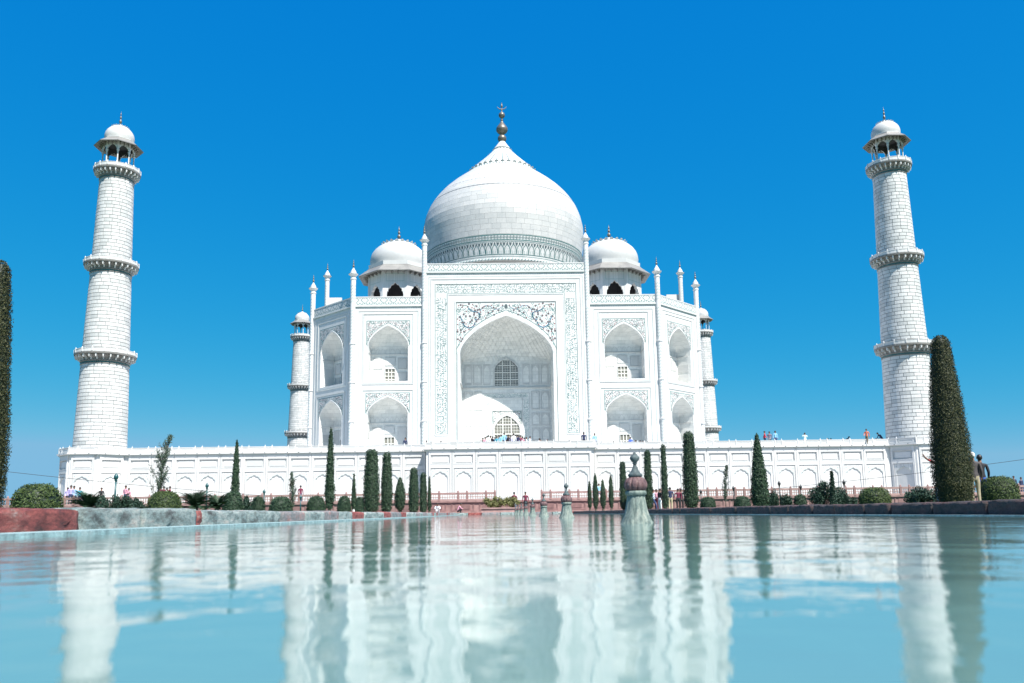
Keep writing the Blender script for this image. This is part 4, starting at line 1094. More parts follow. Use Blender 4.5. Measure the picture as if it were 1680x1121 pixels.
for i in range(72): 
    a = 2*PI*i/72; q.box(6.0*math.cos(a)-.06, 6.0*math.sin(a)-.06, 56.66, 6.0*math.cos(a)+.06, 6.0*math.sin(a)+.06, 56.82)
stuff(part(q, 'lotus_inlay', 'inlay_teal', 0, dome))
f = MB()
f.lathe([(.5, 62.8), (.42, 63.0), (.62, 63.2), (.75, 63.5), (.72, 63.85), (.5, 64.15), (.3, 64.25), (.3, 64.35), (.75, 64.7), (1.0, 65.1), (.98, 65.5), (.7, 65.95), (.4, 66.35), (.2, 66.75), (.16, 66.95), (.28, 67.0), (.16, 67.08), (.15, 67.35), (.42, 67.55), (.56, 67.85), (.5, 68.15), (.25, 68.42), (.12, 68.5), (.10, 68.8), (.16, 68.9), (.08, 69.0), (.07, 69.3), (.2, 69.5), (.15, 69.75), (.03, 70.25)], 24)
cres = [(math.sin(a)*.85, 0, 69.75-math.cos(a)*.75) for a in np.linspace(-1.25, 1.25, 15)]
f.tube(cres, [.02]+[.02+.09*math.sin(PI*i/14) for i in range(1, 14)]+[.02], 6)
part(f, 'finial', 'finial_metal', 0, dome, True)

# roof kiosks
for sx in (-1, 1):
    for sy in (-1, 1):
        c = group_empty('roof_chhatri', mau, (sx*15.6, sy*15.6, ROOF-MZ))
        chhatri(c, rb=4.55, floor=.3, spring=3.6, arch_top=5.35, wall_top=7.1, eave_r=5.95, eave_z=6.72, eave_in=7.9, dome_r=4.15, dome_z=8.75, dome_h=4.3, fin=2.15, columns=False)

# ------------------------------------------------------------------ where things stand: x, y, height or z, size
PEOPLE=[
  (-11.51, 2.2, 6.85, 1.7, 'stand', 20, (0.02, 0.03, 0.08), (0.015, 0.015, 0.02), 'navy dressed person at the niche edge left of the tall portal'),
  (-9.54, 6.3, 6.85, 1.7, 'stand', 150, (0.015, 0.015, 0.02), (0.015, 0.015, 0.02), 'dark haired person whose head shows above the parapet at the portal left corner'),
  (-9.11, 8.0, 6.85, 1.7, 'stand', 60, (0.015, 0.015, 0.02), (0.25, 0.25, 0.27), 'person whose head only just clears the parapet beside the left portal corner'),
  (-8.33, 5.7, 6.85, 1.7, 'lean', 90, (0.015, 0.015, 0.02), (0.25, 0.25, 0.27), 'dark clothed person bending behind the parapet left of the crowd'),
  (-3.25, 7.5, 6.85, 1.8, 'walk', 170, (0.02, 0.03, 0.08), (0.015, 0.015, 0.02), 'dark haired person at the left end of the crowd under the door'),
  (-2.68, 3.7, 6.85, 1.8, 'stand', 20, (0.6, 0.3, 0.38), (0.25, 0.25, 0.27), 'person in pink top at the left side of the doorway crowd'),
  (-2.31, 1.5, 6.85, 1.8, 'stand', 200, (0.75, 0.78, 0.8), (0.03, 0.05, 0.15), 'person in pale shirt third from left in the doorway crowd'),
  (-2.05, 1.95, 6.85, 1.8, 'walk', 0, (0.015, 0.015, 0.02), (0.015, 0.015, 0.02), 'black clothed person left of the cyan shirt in the crowd'),
  (-1.37, 2.8, 6.85, 1.8, 'stand', 180, (0.05, 0.3, 0.4), (0.25, 0.25, 0.27), 'person in cyan top in the crowd under the doorway'),
  (-0.9, 1.0, 6.85, 1.8, 'stand', 160, (0.25, 0.5, 0.7), (0.03, 0.05, 0.15), 'person in light blue shirt left of the tallest visitor'),
  (-0.58, -1.3, 6.85, 1.8, 'walk', 185, (0.25, 0.5, 0.7), (0.015, 0.015, 0.02), 'tallest visitor in pale blue shirt at the centre of the crowd'),
  (-0.1, 1.1, 6.85, 1.8, 'stand', 175, (0.015, 0.015, 0.02), (0.25, 0.25, 0.27), 'black clothed visitor right of the tallest visitor'),
  (0.45, -0.2, 6.85, 1.8, 'stand', 190, (0.75, 0.78, 0.8), (0.03, 0.05, 0.15), 'visitor in white shirt right of centre in the doorway crowd'),
  (0.91, 1.2, 6.85, 1.8, 'walk', 150, (0.02, 0.03, 0.08), (0.015, 0.015, 0.02), 'navy clothed visitor beside the white shirt in the crowd'),
  (1.27, 2.0, 6.85, 1.8, 'stand', 30, (0.15, 0.02, 0.05), (0.25, 0.25, 0.27), 'visitor in dark pink top near the right of the crowd'),
  (1.51, 3.5, 6.85, 1.8, 'stand', 210, (0.6, 0.3, 0.38), (0.03, 0.05, 0.15), 'visitor in pink at the right end of the doorway crowd'),
  (-2.96, 4.15, 6.85, 1.75, 'stand', 0, (0.015, 0.015, 0.02), (0.015, 0.015, 0.02), 'black clothed visitor at the left end of the crowd back row'),
  (-2.46, 2.4, 6.85, 1.75, 'stand', 67, (0.25, 0.25, 0.27), (0.015, 0.015, 0.02), 'grey clothed visitor second from left in the crowd back row'),
  (-1.82, 2.55, 6.85, 1.75, 'stand', 134, (0.02, 0.03, 0.08), (0.015, 0.015, 0.02), 'navy clothed visitor just left of the cyan top, crowd back row'),
  (-1.58, 3.35, 6.85, 1.75, 'stand', 201, (0.75, 0.78, 0.8), (0.015, 0.015, 0.02), 'white clothed visitor touching the cyan top, crowd back row'),
  (-1.1, 1.9, 6.85, 1.75, 'stand', 268, (0.25, 0.5, 0.7), (0.015, 0.015, 0.02), 'light blue clothed visitor right of the cyan top, crowd back row'),
  (-0.33, 1.55, 6.85, 1.75, 'stand', 335, (0.15, 0.02, 0.05), (0.015, 0.015, 0.02), 'maroon clothed visitor right behind the tallest visitor'),
  (0.21, 1.55, 6.85, 1.75, 'stand', 42, (0.4, 0.35, 0.6), (0.015, 0.015, 0.02), 'lilac clothed visitor right of the black clothed one, crowd back row'),
  (0.72, 1.9, 6.85, 1.75, 'stand', 109, (0.25, 0.25, 0.27), (0.015, 0.015, 0.02), 'grey clothed visitor right of the white shirt, crowd back row'),
  (1.11, 2.5, 6.85, 1.75, 'stand', 176, (0.25, 0.5, 0.7), (0.015, 0.015, 0.02), 'light blue clothed visitor near the right end of the crowd back row'),
  (1.75, 4.5, 6.85, 1.75, 'stand', 243, (0.015, 0.015, 0.02), (0.015, 0.015, 0.02), 'black clothed visitor at the right end of the crowd back row'),
  (1.95, 3.2, 6.85, 1.7, 'stand', 90, (0.75, 0.78, 0.8), (0.25, 0.25, 0.27), 'pale clothed visitor standing just right of the doorway crowd'),
  (2.32, 2.2, 6.85, 1.7, 'walk', 60, (0.75, 0.78, 0.8), (0.015, 0.015, 0.02), 'walking visitor in white right of the doorway crowd'),
  (3.0, 8.0, 6.85, 1.7, 'stand', 10, (0.015, 0.015, 0.02), (0.015, 0.015, 0.02), 'head of a visitor at the right jamb of the portal, nearest the crowd'),
  (3.5, 4.9, 6.85, 1.7, 'stand', 0, (0.75, 0.78, 0.8), (0.03, 0.05, 0.15), 'visitor in white top before the shaded right side of the portal'),
  (4.04, 4.6, 6.85, 1.7, 'lean', -80, (0.02, 0.03, 0.08), (0.015, 0.015, 0.02), 'navy clothed visitor leaning before the right side of the portal'),
  (4.47, 6.6, 6.85, 1.7, 'stand', 0, (0.015, 0.015, 0.02), (0.015, 0.015, 0.02), 'visitor with only head showing right of the leaning navy visitor'),
  (5.23, 7.9, 6.85, 1.7, 'stand', 0, (0.015, 0.015, 0.02), (0.015, 0.015, 0.02), 'visitor with only head showing at the right edge of the portal arch'),
  (6.14, 8.5, 6.85, 1.7, 'stand', 90, (0.015, 0.015, 0.02), (0.015, 0.015, 0.02), 'head of a visitor under the right inscription band'),
  (6.56, 6.5, 6.85, 1.7, 'lean', 90, (0.015, 0.015, 0.02), (0.015, 0.015, 0.02), 'dark clothed visitor bent over under the right inscription band'),
  (7.57, 6.6, 6.85, 1.7, 'lean', -90, (0.015, 0.015, 0.02), (0.25, 0.25, 0.27), 'dark clothed visitor leaning left beside the big navy jacket'),
  (7.99, -0.8, 6.85, 1.78, 'stand', 170, (0.02, 0.03, 0.08), (0.015, 0.015, 0.02), 'broad person in navy jacket standing at the parapet right of the portal'),
  (9.24, -0.2, 6.85, 1.7, 'stand', 10, (0.25, 0.5, 0.7), (0.03, 0.05, 0.15), 'slim visitor in light blue shirt at the right portal corner'),
  (10.23, 10.7, 6.85, 1.7, 'stand', 0, (0.015, 0.015, 0.02), (0.015, 0.015, 0.02), 'head behind the parapet at the feet of the slim light blue visitor'),
  (11.35, 11.3, 6.85, 1.7, 'stand', 0, (0.015, 0.015, 0.02), (0.015, 0.015, 0.02), 'head behind the parapet right of the slim light blue visitor'),
  (12.76, 10.2, 6.85, 1.7, 'stand', 0, (0.02, 0.03, 0.08), (0.015, 0.015, 0.02), 'head behind the parapet under the left part of the lower right niche'),
  (13.81, 10.8, 6.85, 1.7, 'stand', 0, (0.015, 0.015, 0.02), (0.015, 0.015, 0.02), 'head behind the parapet in front of the lower right niche grille'),
  (13.94, 4.8, 6.85, 1.7, 'stand', 180, (0.05, 0.12, 0.45), (0.05, 0.12, 0.45), 'person wrapped in bright blue cloth at the lower right niche'),
  (15.21, 8.9, 6.85, 1.7, 'stand', -30, (0.45, 0.03, 0.05), (0.015, 0.015, 0.02), 'person in red beside the bright blue cloth'),
  (15.81, 9.4, 6.85, 1.7, 'stand', 20, (0.015, 0.015, 0.02), (0.015, 0.015, 0.02), 'first dark head right of the visitor in red'),
  (16.22, 9.9, 6.85, 1.7, 'stand', 20, (0.02, 0.03, 0.08), (0.015, 0.015, 0.02), 'second dark head right of the visitor in red'),
  (16.94, 10.8, 6.85, 1.7, 'stand', 20, (0.015, 0.015, 0.02), (0.015, 0.015, 0.02), 'last dark head before the column right of the lower niche'),
  (27.62, -0.6, 6.85, 1.7, 'walk', 70, (0.45, 0.03, 0.05), (0.02, 0.03, 0.08), 'visitor in red top walking on the terrace edge left of two others'),
  (28.37, 0.1, 6.85, 1.7, 'stand', -20, (0.2, 0.15, 0.2), (0.25, 0.25, 0.27), 'visitor in patterned dark top between the red and blue visitors'),
  (28.81, -0.5, 6.85, 1.7, 'stand', 0, (0.25, 0.5, 0.7), (0.03, 0.05, 0.15), 'visitor in light blue top right of the red and patterned visitors'),
  (33.0, 2.1, 6.85, 1.7, 'armup', 160, (0.6, 0.75, 0.7), (0.75, 0.78, 0.8), 'visitor in white raising an arm to the face, alone against the sky'),
  (38.58, 9.6, 6.85, 1.7, 'stand', 0, (0.015, 0.015, 0.02), (0.015, 0.015, 0.02), 'left of two dark heads above the right parapet'),
  (39.05, 9.85, 6.85, 1.7, 'stand', 0, (0.015, 0.015, 0.02), (0.015, 0.015, 0.02), 'right of two dark heads above the right parapet'),
  (39.12, 6.1, 6.85, 1.7, 'lean', 80, (0.02, 0.03, 0.08), (0.015, 0.015, 0.02), 'dark stooping visitor above the right parapet between the heads and the red shirt'),
  (38.23, -1.7, 6.85, 1.7, 'walk', -40, (0.55, 0.15, 0.08), (0.12, 0.1, 0.06), 'visitor in coral red shirt near the right tower'),
  (44.8, 10.4, 6.85, 1.7, 'stand', 0, (0.015, 0.015, 0.02), (0.015, 0.015, 0.02), 'head of a visitor between the coral shirt and the right tower'),
  (41.45, 1.7, 6.85, 1.7, 'lean', -80, (0.02, 0.03, 0.08), (0.02, 0.03, 0.08), 'navy clothed visitor leaning at the foot of the right tower'),
  (-39.02, -15.7, 1.15, 1.7, 'stand', 0, (0.4, 0.35, 0.6), (0.015, 0.015, 0.02), 'leftmost of the visitors by the big clipped bush on the left'),
  (-36.28, -20.5, 1.15, 1.7, 'stand', 30, (0.4, 0.35, 0.6), (0.02, 0.03, 0.08), 'visitor in lilac shirt by the left corner of the marble base'),
  (-36.31, -19.95, 1.15, 1.7, 'walk', 40, (0.25, 0.5, 0.7), (0.02, 0.03, 0.08), 'visitor in pale blue shirt beside the lilac shirt'),
  (-37.76, -16.1, 1.15, 1.7, 'stand', 0, (0.05, 0.3, 0.4), (0.02, 0.03, 0.08), 'visitor in dark teal beside the spiky shrub on the left'),
  (-36.55, -14.7, 1.15, 1.7, 'stand', 0, (0.015, 0.015, 0.02), (0.015, 0.015, 0.02), 'black haired visitor behind the leafy shrubs left of the lamp'),
  (-32.59, -18.8, 1.15, 1.7, 'stand', -20, (0.6, 0.3, 0.38), (0.03, 0.05, 0.15), 'visitor in pink top right of the left lamp'),
  (-32.63, -18.1, 1.15, 1.5, 'stand', -20, (0.6, 0.3, 0.38), (0.03, 0.05, 0.15), 'shorter visitor close behind the pink top'),
  (-30.59, -16.5, 1.15, 1.7, 'stand', 20, (0.15, 0.02, 0.05), (0.015, 0.015, 0.02), 'leftmost of four maroon clothed visitors behind the clipped bush'),
  (-30.57, -15.9, 1.15, 1.7, 'stand', 60, (0.15, 0.02, 0.05), (0.015, 0.015, 0.02), 'second of four maroon clothed visitors behind the clipped bush'),
  (-30.19, -15.5, 1.15, 1.7, 'stand', -60, (0.15, 0.02, 0.05), (0.015, 0.015, 0.02), 'third of four maroon clothed visitors behind the clipped bush'),
  (-30.16, -14.9, 1.15, 1.7, 'lean', -60, (0.12, 0.04, 0.25), (0.015, 0.015, 0.02), 'purple clothed rightmost of the four visitors behind the clipped bush'),
  (-19.14, -13.7, 1.15, 1.7, 'stand', 170, (0.15, 0.02, 0.05), (0.03, 0.05, 0.15), 'lone visitor in maroon behind the sandstone rail near the tall thin cypress'),
  (8.45, -9.2, 1.15, 1.7, 'walk', 40, (0.25, 0.5, 0.7), (0.03, 0.05, 0.15), 'visitor in light blue between the small cypresses right of the pool'),
  (12.91, -23.8, 0.15, 1.7, 'stand', 0, (0.15, 0.02, 0.05), (0.015, 0.015, 0.02), 'maroon clothed visitor by the railing left of the broad cypress'),
  (13.28, -23.2, 0.15, 1.7, 'stand', 0, (0.015, 0.015, 0.02), (0.015, 0.015, 0.02), 'dark visitor behind the railing touching the broad cypress'),
  (45.63, -14.4, 1.15, 1.7, 'stand', 0, (0.02, 0.03, 0.08), (0.02, 0.03, 0.08), 'left of two dark visitors at the far right edge'),
  (48.46, -11.0, 1.15, 1.7, 'stand', 20, (0.02, 0.03, 0.08), (0.02, 0.03, 0.08), 'right of two dark visitors at the far right edge'),
  (-5.85, -26.0, 0.15, 1.4, 'crouch', 0, (0.75, 0.78, 0.8), (0.75, 0.78, 0.8), 'person in white sitting by the red wall left of the planter'),
  (-4.23, -26.0, 0.15, 1.35, 'crouch', 100, (0.6, 0.3, 0.38), (0.015, 0.015, 0.02), 'person in pink crouching before the red wall'),
  (-0.01, -24.0, 0.15, 1.6, 'stand', 170, (0.15, 0.02, 0.05), (0.25, 0.4, 0.6), 'person in maroon top and pale blue trousers by the planter'),
  (0.88, -23.9, 0.15, 1.6, 'stand', -10, (0.15, 0.02, 0.05), (0.015, 0.015, 0.02), 'person in maroon top just right of the planter'),
  (10.97, -23.6, 0.15, 1.7, 'walk', 60, (0.5, 0.6, 0.7), (0.03, 0.05, 0.15), 'visitor in grey blue shirt right of the nearest fountain spout'),
  (11.48, -23.7, 0.15, 1.72, 'stand', -60, (0.015, 0.015, 0.02), (0.75, 0.78, 0.8), 'visitor in black top with white trousers beside the slim cypress'),
  (11.31, -23.2, 0.15, 1.7, 'stand', 10, (0.6, 0.3, 0.38), (0.15, 0.02, 0.05), 'visitor in pink half hidden behind the black top'),
  (11.89, -25.7, 0.15, 1.76, 'stand', 175, (0.02, 0.03, 0.08), (0.5, 0.42, 0.28), 'visitor in navy jacket and beige trousers between two cypresses'),
  (14.19, -60.34, 0.15, 1.85, 'reach', -100, (0.45, 0.03, 0.05), (0.35, 0.45, 0.6), 'person in red jacket and pale jeans reaching out behind the big right cypress'),
  (15.15, -60.73, 0.15, 1.82, 'stand', 170, (0.06, 0.052, 0.055), (0.34, 0.29, 0.2), 'person in speckled coat, light cap and cream trousers beside the big cypress'),
  (16.1, -59.54, 0.15, 1.81, 'stand', 165, (0.015, 0.015, 0.02), (0.05, 0.12, 0.45), 'person in black jacket and blue jeans beside the speckled coat'),
]
TREES=[
  (-13.58, -68.94, 6.35, 0.98, 'taper', 'tall clipped cypress cut by the left edge of the picture'),
  (-15.14, -44.94, 4.01, 0.46, 'spire', 'ragged dark cypress with bare grey foot among the left shrubs'),
  (-9.75, -46.94, 4.39, 0.5, 'spire', 'tallest thin cypress left of the portal, before the left corner niches'),
  (-9.58, -40.94, 2.35, 0.28, 'spire', 'small ragged conifer with white painted foot left of the broad clipped cypress'),
  (-8.11, -43.94, 3.48, 0.9, 'column', 'broad round topped clipped cypress, first of the row left of the pool'),
  (-7.82, -39.94, 3.6, 0.69, 'column', 'round topped clipped cypress right of the broadest one in the left row'),
  (-7.51, -35.94, 2.29, 0.67, 'egg', 'low pointed egg shaped cypress in the left row'),
  (-6.95, -32.94, 3.07, 0.71, 'column', 'medium clipped cypress fourth in the left row'),
  (-6.67, -28.94, 2.93, 0.56, 'column', 'slim round topped cypress near the end of the left row'),
  (-6.48, -25.94, 2.84, 0.28, 'spire', 'thinnest cypress at the end of the left row'),
  (5.69, -25.94, 2.31, 0.3, 'egg', 'shortest thin cypress of the four small ones right of the pool'),
  (5.91, -27.94, 2.77, 0.41, 'egg', 'dark pointed cypress second of the four small ones right of the pool'),
  (6.21, -29.94, 2.24, 0.39, 'egg', 'small pointed cypress third of the four right of the pool'),
  (6.52, -31.94, 2.49, 0.32, 'egg', 'narrow pointed cypress fourth of the small ones right of the pool'),
  (6.62, -36.94, 3.06, 0.48, 'column', 'dark cypress directly left of the nearest fountain spout'),
  (7.85, -38.94, 3.63, 0.52, 'column', 'flat topped slender cypress directly right of the nearest fountain spout'),
  (8.23, -41.94, 3.71, 0.38, 'column', 'very slim clipped cypress beside the visitors right of the pool'),
  (8.56, -46.94, 3.95, 0.78, 'column', 'broad round topped clipped cypress right of the very slim one'),
  (11.45, -48.94, 3.63, 0.92, 'cone', 'rough conical cypress standing alone on the right'),
  (13.75, -61.94, 5.69, 1.2, 'taper', 'biggest clipped cypress on the right hiding the tower foot'),
  (-15.92, -52.94, 3.52, 0.8, 'wispy', 'feathery leaning young conifer in front of the left base wall'),
  (-13.56, -38.94, 2.57, 0.48, 'wispy', 'small feathery sapling before the base wall left of the tall thin cypress'),
  (13.04, -36.94, 2.83, 0.42, 'wispy', 'thin bending sapling between two clipped bushes on the right'),
]
BUSHES=[
  (-11.95, -69.44, 0.75, 1.07, 'round', 'large smooth clipped bush at the left beside the visitors'),
  (-13.21, -58.94, 0.88, 1.16, 'round', 'clipped round bush in front of four maroon clothed visitors'),
  (-13.63, -49.94, 1.09, 0.93, 'round', 'clipped bush under the ragged dark cypress'),
  (-14.48, -42.94, 1.01, 0.75, 'round', 'small clipped bush left of the second thin lamp post'),
  (-12.45, -45.94, 0.92, 1.15, 'round', 'clipped round bush right of the low sandstone pier'),
  (-12.61, -36.94, 1.13, 1.16, 'round', 'clipped bush left of the foot of the tallest thin cypress'),
  (-11.61, -32.94, 1.2, 0.91, 'round', 'small clipped bush right of the foot of the tallest thin cypress'),
  (-10.92, -30.94, 1.19, 0.69, 'round', 'small clipped bush wedged left of the broad clipped cypress'),
  (13.94, -28.94, 0.9, 1.11, 'round', 'small clipped bush right of the broad clipped cypress'),
  (15.85, -30.94, 0.88, 1.12, 'round', 'small clipped bush left of the rough conical cypress'),
  (17.76, -36.94, 0.85, 0.81, 'round', 'dark small round bush left of the big dark shrub'),
  (12.92, -57.94, 0.7, 1.15, 'round', 'clipped round bush left of the right tower base'),
  (16.44, -59.94, 0.98, 1.29, 'round', 'large clipped bush at the right edge beside the two visitors'),
  (-14.52, -44.94, 1.1, 0.72, 'loose', 'dark loose shrub right of the ragged dark cypress'),
  (-15.99, -55.94, 0.99, 0.83, 'loose', 'dark leafy shrub around the foot of the left lamp post'),
  (-15.75, -57.94, 0.96, 0.78, 'loose', 'dark leafy shrub between the spiky palm and the left lamp post'),
  (-15.87, -54.94, 0.89, 0.66, 'loose', 'low dark leafy shrub right of the left lamp post'),
  (15.41, -38.94, 1.35, 0.63, 'loose', 'upright dark shrub right of the rough conical cypress'),
  (16.85, -36.94, 1.13, 0.69, 'loose', 'dark shrub behind the tall thin lamp right of the conical cypress'),
  (16.14, -44.94, 1.57, 1.7, 'loose', 'big dark spreading shrub with pale tips on the right'),
  (17.97, -42.94, 1.26, 0.75, 'loose', 'dark shrub adjoining the right side of the big spreading shrub'),
  (18.04, -43.94, 0.66, 0.67, 'loose', 'low dark shrub left of the right clipped round bush'),
  (14.08, -58.94, 0.77, 1.33, 'loose', 'leafy green shrub at the foot of the right corner tower'),
  (-16.9, -56.94, 1.14, 1.0, 'cycad', 'spiky dark palm at the left beside the visitors'),
  (-13.55, -54.94, 1.06, 1.11, 'cycad', 'left of two spiky palms behind the left pool edge'),
  (-13.36, -52.94, 1.11, 0.91, 'cycad', 'right of two spiky palms behind the left pool edge'),
  (16.22, -45.94, 1.85, 0.45, 'tip', 'pointed young conifer rising out of the big dark shrub'),
]
LAMPS=[
  (-18.67, -50.94, 2.01, 'tallest green lamp post, left among the leafy shrubs'),
  (-18.73, -38.94, 2.01, 'green lamp post between the two spiky palms'),
  (-18.12, -28.94, 1.89, 'thin lamp post left of the clipped bush by the low sandstone pier'),
  (-15.96, -26.94, 1.51, 'short lamp post below the lone maroon visitor'),
  (14.44, -24.94, 1.58, 'lamp post close to the right side of the broad clipped cypress'),
  (16.42, -26.94, 1.77, 'lamp post left of the rough conical cypress'),
  (17.86, -32.94, 1.89, 'lamp post right of the rough conical cypress'),
  (20.77, -28.94, 1.74, 'lamp post left of the big dark shrub'),
  (21.45, -34.94, 1.84, 'lamp post right of the big dark shrub'),
]

# ------------------------------------------------------------------ trees, bushes
def leaf_quads(P, N, size, rs, up=.6, aspect=.5):
    """many small leaf blades at points P with outward normals N"""
    n = len(P)
    t = rs.randn(n, 3); t -= (t*N).sum(1, keepdims=True)*N*.6
    t[:, 2] += up*np.abs(rs.randn(n)); t /= np.linalg.norm(t, axis=1, keepdims=True)
    b = np.cross(t, N + rs.randn(n, 3)*.5); b /= np.maximum(np.linalg.norm(b, axis=1, keepdims=True), 1e-6)
    s = size*rs.uniform(.6, 1.4, (n, 1)); a = s*aspect
    v = np.stack([P-b*a*.5, P+t*s*.45-b*a*.5, P+t*s+b*a*0.0, P+t*s*.45+b*a*.5], 1).reshape(-1, 3)
    f = np.arange(4*n).reshape(-1, 4)
    return v, f
def mesh_np(name, v, f, mats, extra=None):
    me = bpy.data.meshes.new(name)
    v = [tuple(x) for x in v.tolist()]; f = [tuple(x) for x in f.tolist()]; mi = [0]*len(f)
    if extra:
        o = len(v); v += extra.v; f += [tuple(i+o for i in q) for q in extra.f]; mi += [1]*len(extra.f)
    me.from_pydata(v, [], f)
    for m in mats: me.materials.append(MATS[m])
    me.polygons.foreach_set('material_index', mi); me.update()
    return me
def prof_column(t): return np.where(t > .93, .66*np.sqrt(np.clip(1-((t-.93)/.07)**2, 0, 1)), (.84+.16*np.sin(np.clip(t/.55, 0, 1)*PI*.5+.0) - .34*np.clip((t-.25)/.68, 0, 1)**1.25)*np.clip(.75+t*5, 0, 1))
def prof_taper(t): return np.where(t > .93, .50*np.sqrt(np.clip(1-((t-.93)/.07)**2, 0, 1)), (1 - .50*np.clip((t-.22)/.71, 0, 1)**1.35)*np.clip(.86+t*1.2, 0, 1))
def prof_egg(t): return np.clip(np.sin(PI*np.clip(t, 0, 1)**.72), 0, 1)**.62*np.clip(.6+t*3, 0, 1)
def prof_spire(t): return np.clip(1-t, 0, 1)**.55*np.clip(.55+t*3, 0, 1)
def prof_cone(t): return np.clip(1-t, 0, 1)**.62*np.clip(.72+t*2.2, 0, 1)*1.02
PROF = {'column': prof_column, 'taper': prof_taper, 'egg': prof_egg, 'spire': prof_spire, 'cone': prof_cone}
def crown(h, w, kind, seed, leaf, cover, z0, rag):
    rs = np.random.RandomState(seed); pf = PROF[kind]; r = w/2
    ph = rs.rand(8)*6.28
    def lump(a, t):
        return 1 + rag*(np.sin(3*a+t*9+ph[0])*.5+np.sin(2*a-t*17+ph[1])*.5+np.sin(5*a+t*31+ph[2])*.4+np.sin(t*40+a+ph[3])*.35)
    n = int(cover*2*PI*r*h/(leaf*leaf*.5))
    t = rs.rand(int(n*1.7)); a = rs.rand(len(t))*2*PI
    keep = rs.rand(len(t)) < np.clip(pf(t)*lump(a, t), .08, 1.2)
    t, a = t[keep][:n], a[keep][:n]
    rad = r*pf(t)*lump(a, t)*(1.0 - .22*rs.rand(len(t))**2 + (.06 if w > .6 else .10)*rs.randn(len(t)))
    P = np.stack([rad*np.cos(a), rad*np.sin(a), z0+t*(h-z0)], 1)
    N = np.stack([np.cos(a), np.sin(a), .25+.8*(t > .9)], 1); N /= np.linalg.norm(N, axis=1, keepdims=True)
    v, f = leaf_quads(P, N, leaf, rs, up=1.0)
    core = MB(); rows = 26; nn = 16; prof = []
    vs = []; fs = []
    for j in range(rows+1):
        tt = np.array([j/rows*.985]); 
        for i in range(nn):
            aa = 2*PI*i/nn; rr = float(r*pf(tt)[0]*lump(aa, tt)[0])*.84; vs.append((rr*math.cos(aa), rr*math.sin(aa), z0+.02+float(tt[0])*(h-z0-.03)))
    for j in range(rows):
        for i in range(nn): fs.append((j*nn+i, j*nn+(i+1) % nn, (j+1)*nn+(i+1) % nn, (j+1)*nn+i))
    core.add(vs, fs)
    return v, f, core
def trunk(parent, h, r, mat='bark', lean=(0, 0), n=8):
    m = MB(); m.tube([(lean[0]*t*t, lean[1]*t*t, h*t-.06) for t in np.linspace(0, 1, 6)], [r*(1.25-.9*t) for t in np.linspace(0, 1, 6)], n); return m.build('trunk', mat, parent, smooth=True)
def make_tree(i, x, y, h, w, kind, label):
    D = y+88.9
    if kind == 'wispy':
        t = thing('young_conifer', label, 'tree', (x, y, GZ), group='feathery young conifers in the garden')
        rs = np.random.RandomState(50+i); lean = (h*.075 if i % 2 == 0 else -h*.05, 0)
        if x < -15: lean = (h*.12, 0)
        trunk(t, h*.97, .012+.004*h, lean=lean)
        Ps = []; Ns = []; br = MB()
        nb = int(38 + 9*h)
        for k in range(nb):
            tt = rs.uniform(.14, 1)**.9; a = rs.rand()*2*PI; L = w*1.0*(math.sin(PI*min(1, .18+tt*.80)))*rs.uniform(.35, 1.15)+.05
            b0 = np.array([lean[0]*tt*tt, 0, h*tt*.97]); d = np.array([math.cos(a)*.6, math.sin(a)*.6, 1.0]); d /= np.linalg.norm(d)
            br.tube([tuple(b0), tuple(b0+d*L*.5+np.array([0, 0, -.01])), tuple(b0+d*L)], [.008, .006, .003], 4)
            m_ = int(14+60*L)
            s = rs.rand(m_)
            Ps.append(b0+np.outer(s, d*L)+rs.randn(m_, 3)*np.array([.03, .03, .03])); Ns.append(np.tile(np.array([math.cos(a), math.sin(a), .3]), (m_, 1)))
        P = np.vstack(Ps); N = np.vstack(Ns); N /= np.linalg.norm(N, axis=1, keepdims=True)
        v, f = leaf_quads(P, N, .085, rs, up=1.6, aspect=.3)
        link('crown', mesh_np('crown', v, f, ['leaf_grey', 'bark'], br), t)
        return
    near = D < 32
    t = thing('cypress_tree', label, 'tree', (x, y, GZ), group='clipped and wild cypresses of the garden')
    rag = {'column': .025, 'taper': .03, 'egg': .03, 'spire': .13, 'cone': .05}[kind]
    leaf = .045 if near else .08
    z0 = .10 if kind != 'spire' else (.30 if D < 50 else .15)
    v, f, core = crown(h, w, kind, 10+i, leaf, 2.3 if near else 2.2, z0, rag)
    lm = 'leaf_olive' if near else ('leaf_cypress')
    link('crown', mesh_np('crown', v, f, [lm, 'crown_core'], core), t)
    trunk(t, max(z0+.35, .5), min(.07+.05*w, .13), 'white_paint' if 'white painted' in label else 'bark')
for i, (x, y, h, w_, k, l) in enumerate(TREES): make_tree(i, x, y, h, w_ if k != 'column' or w_ < 1 else w_, k, l)
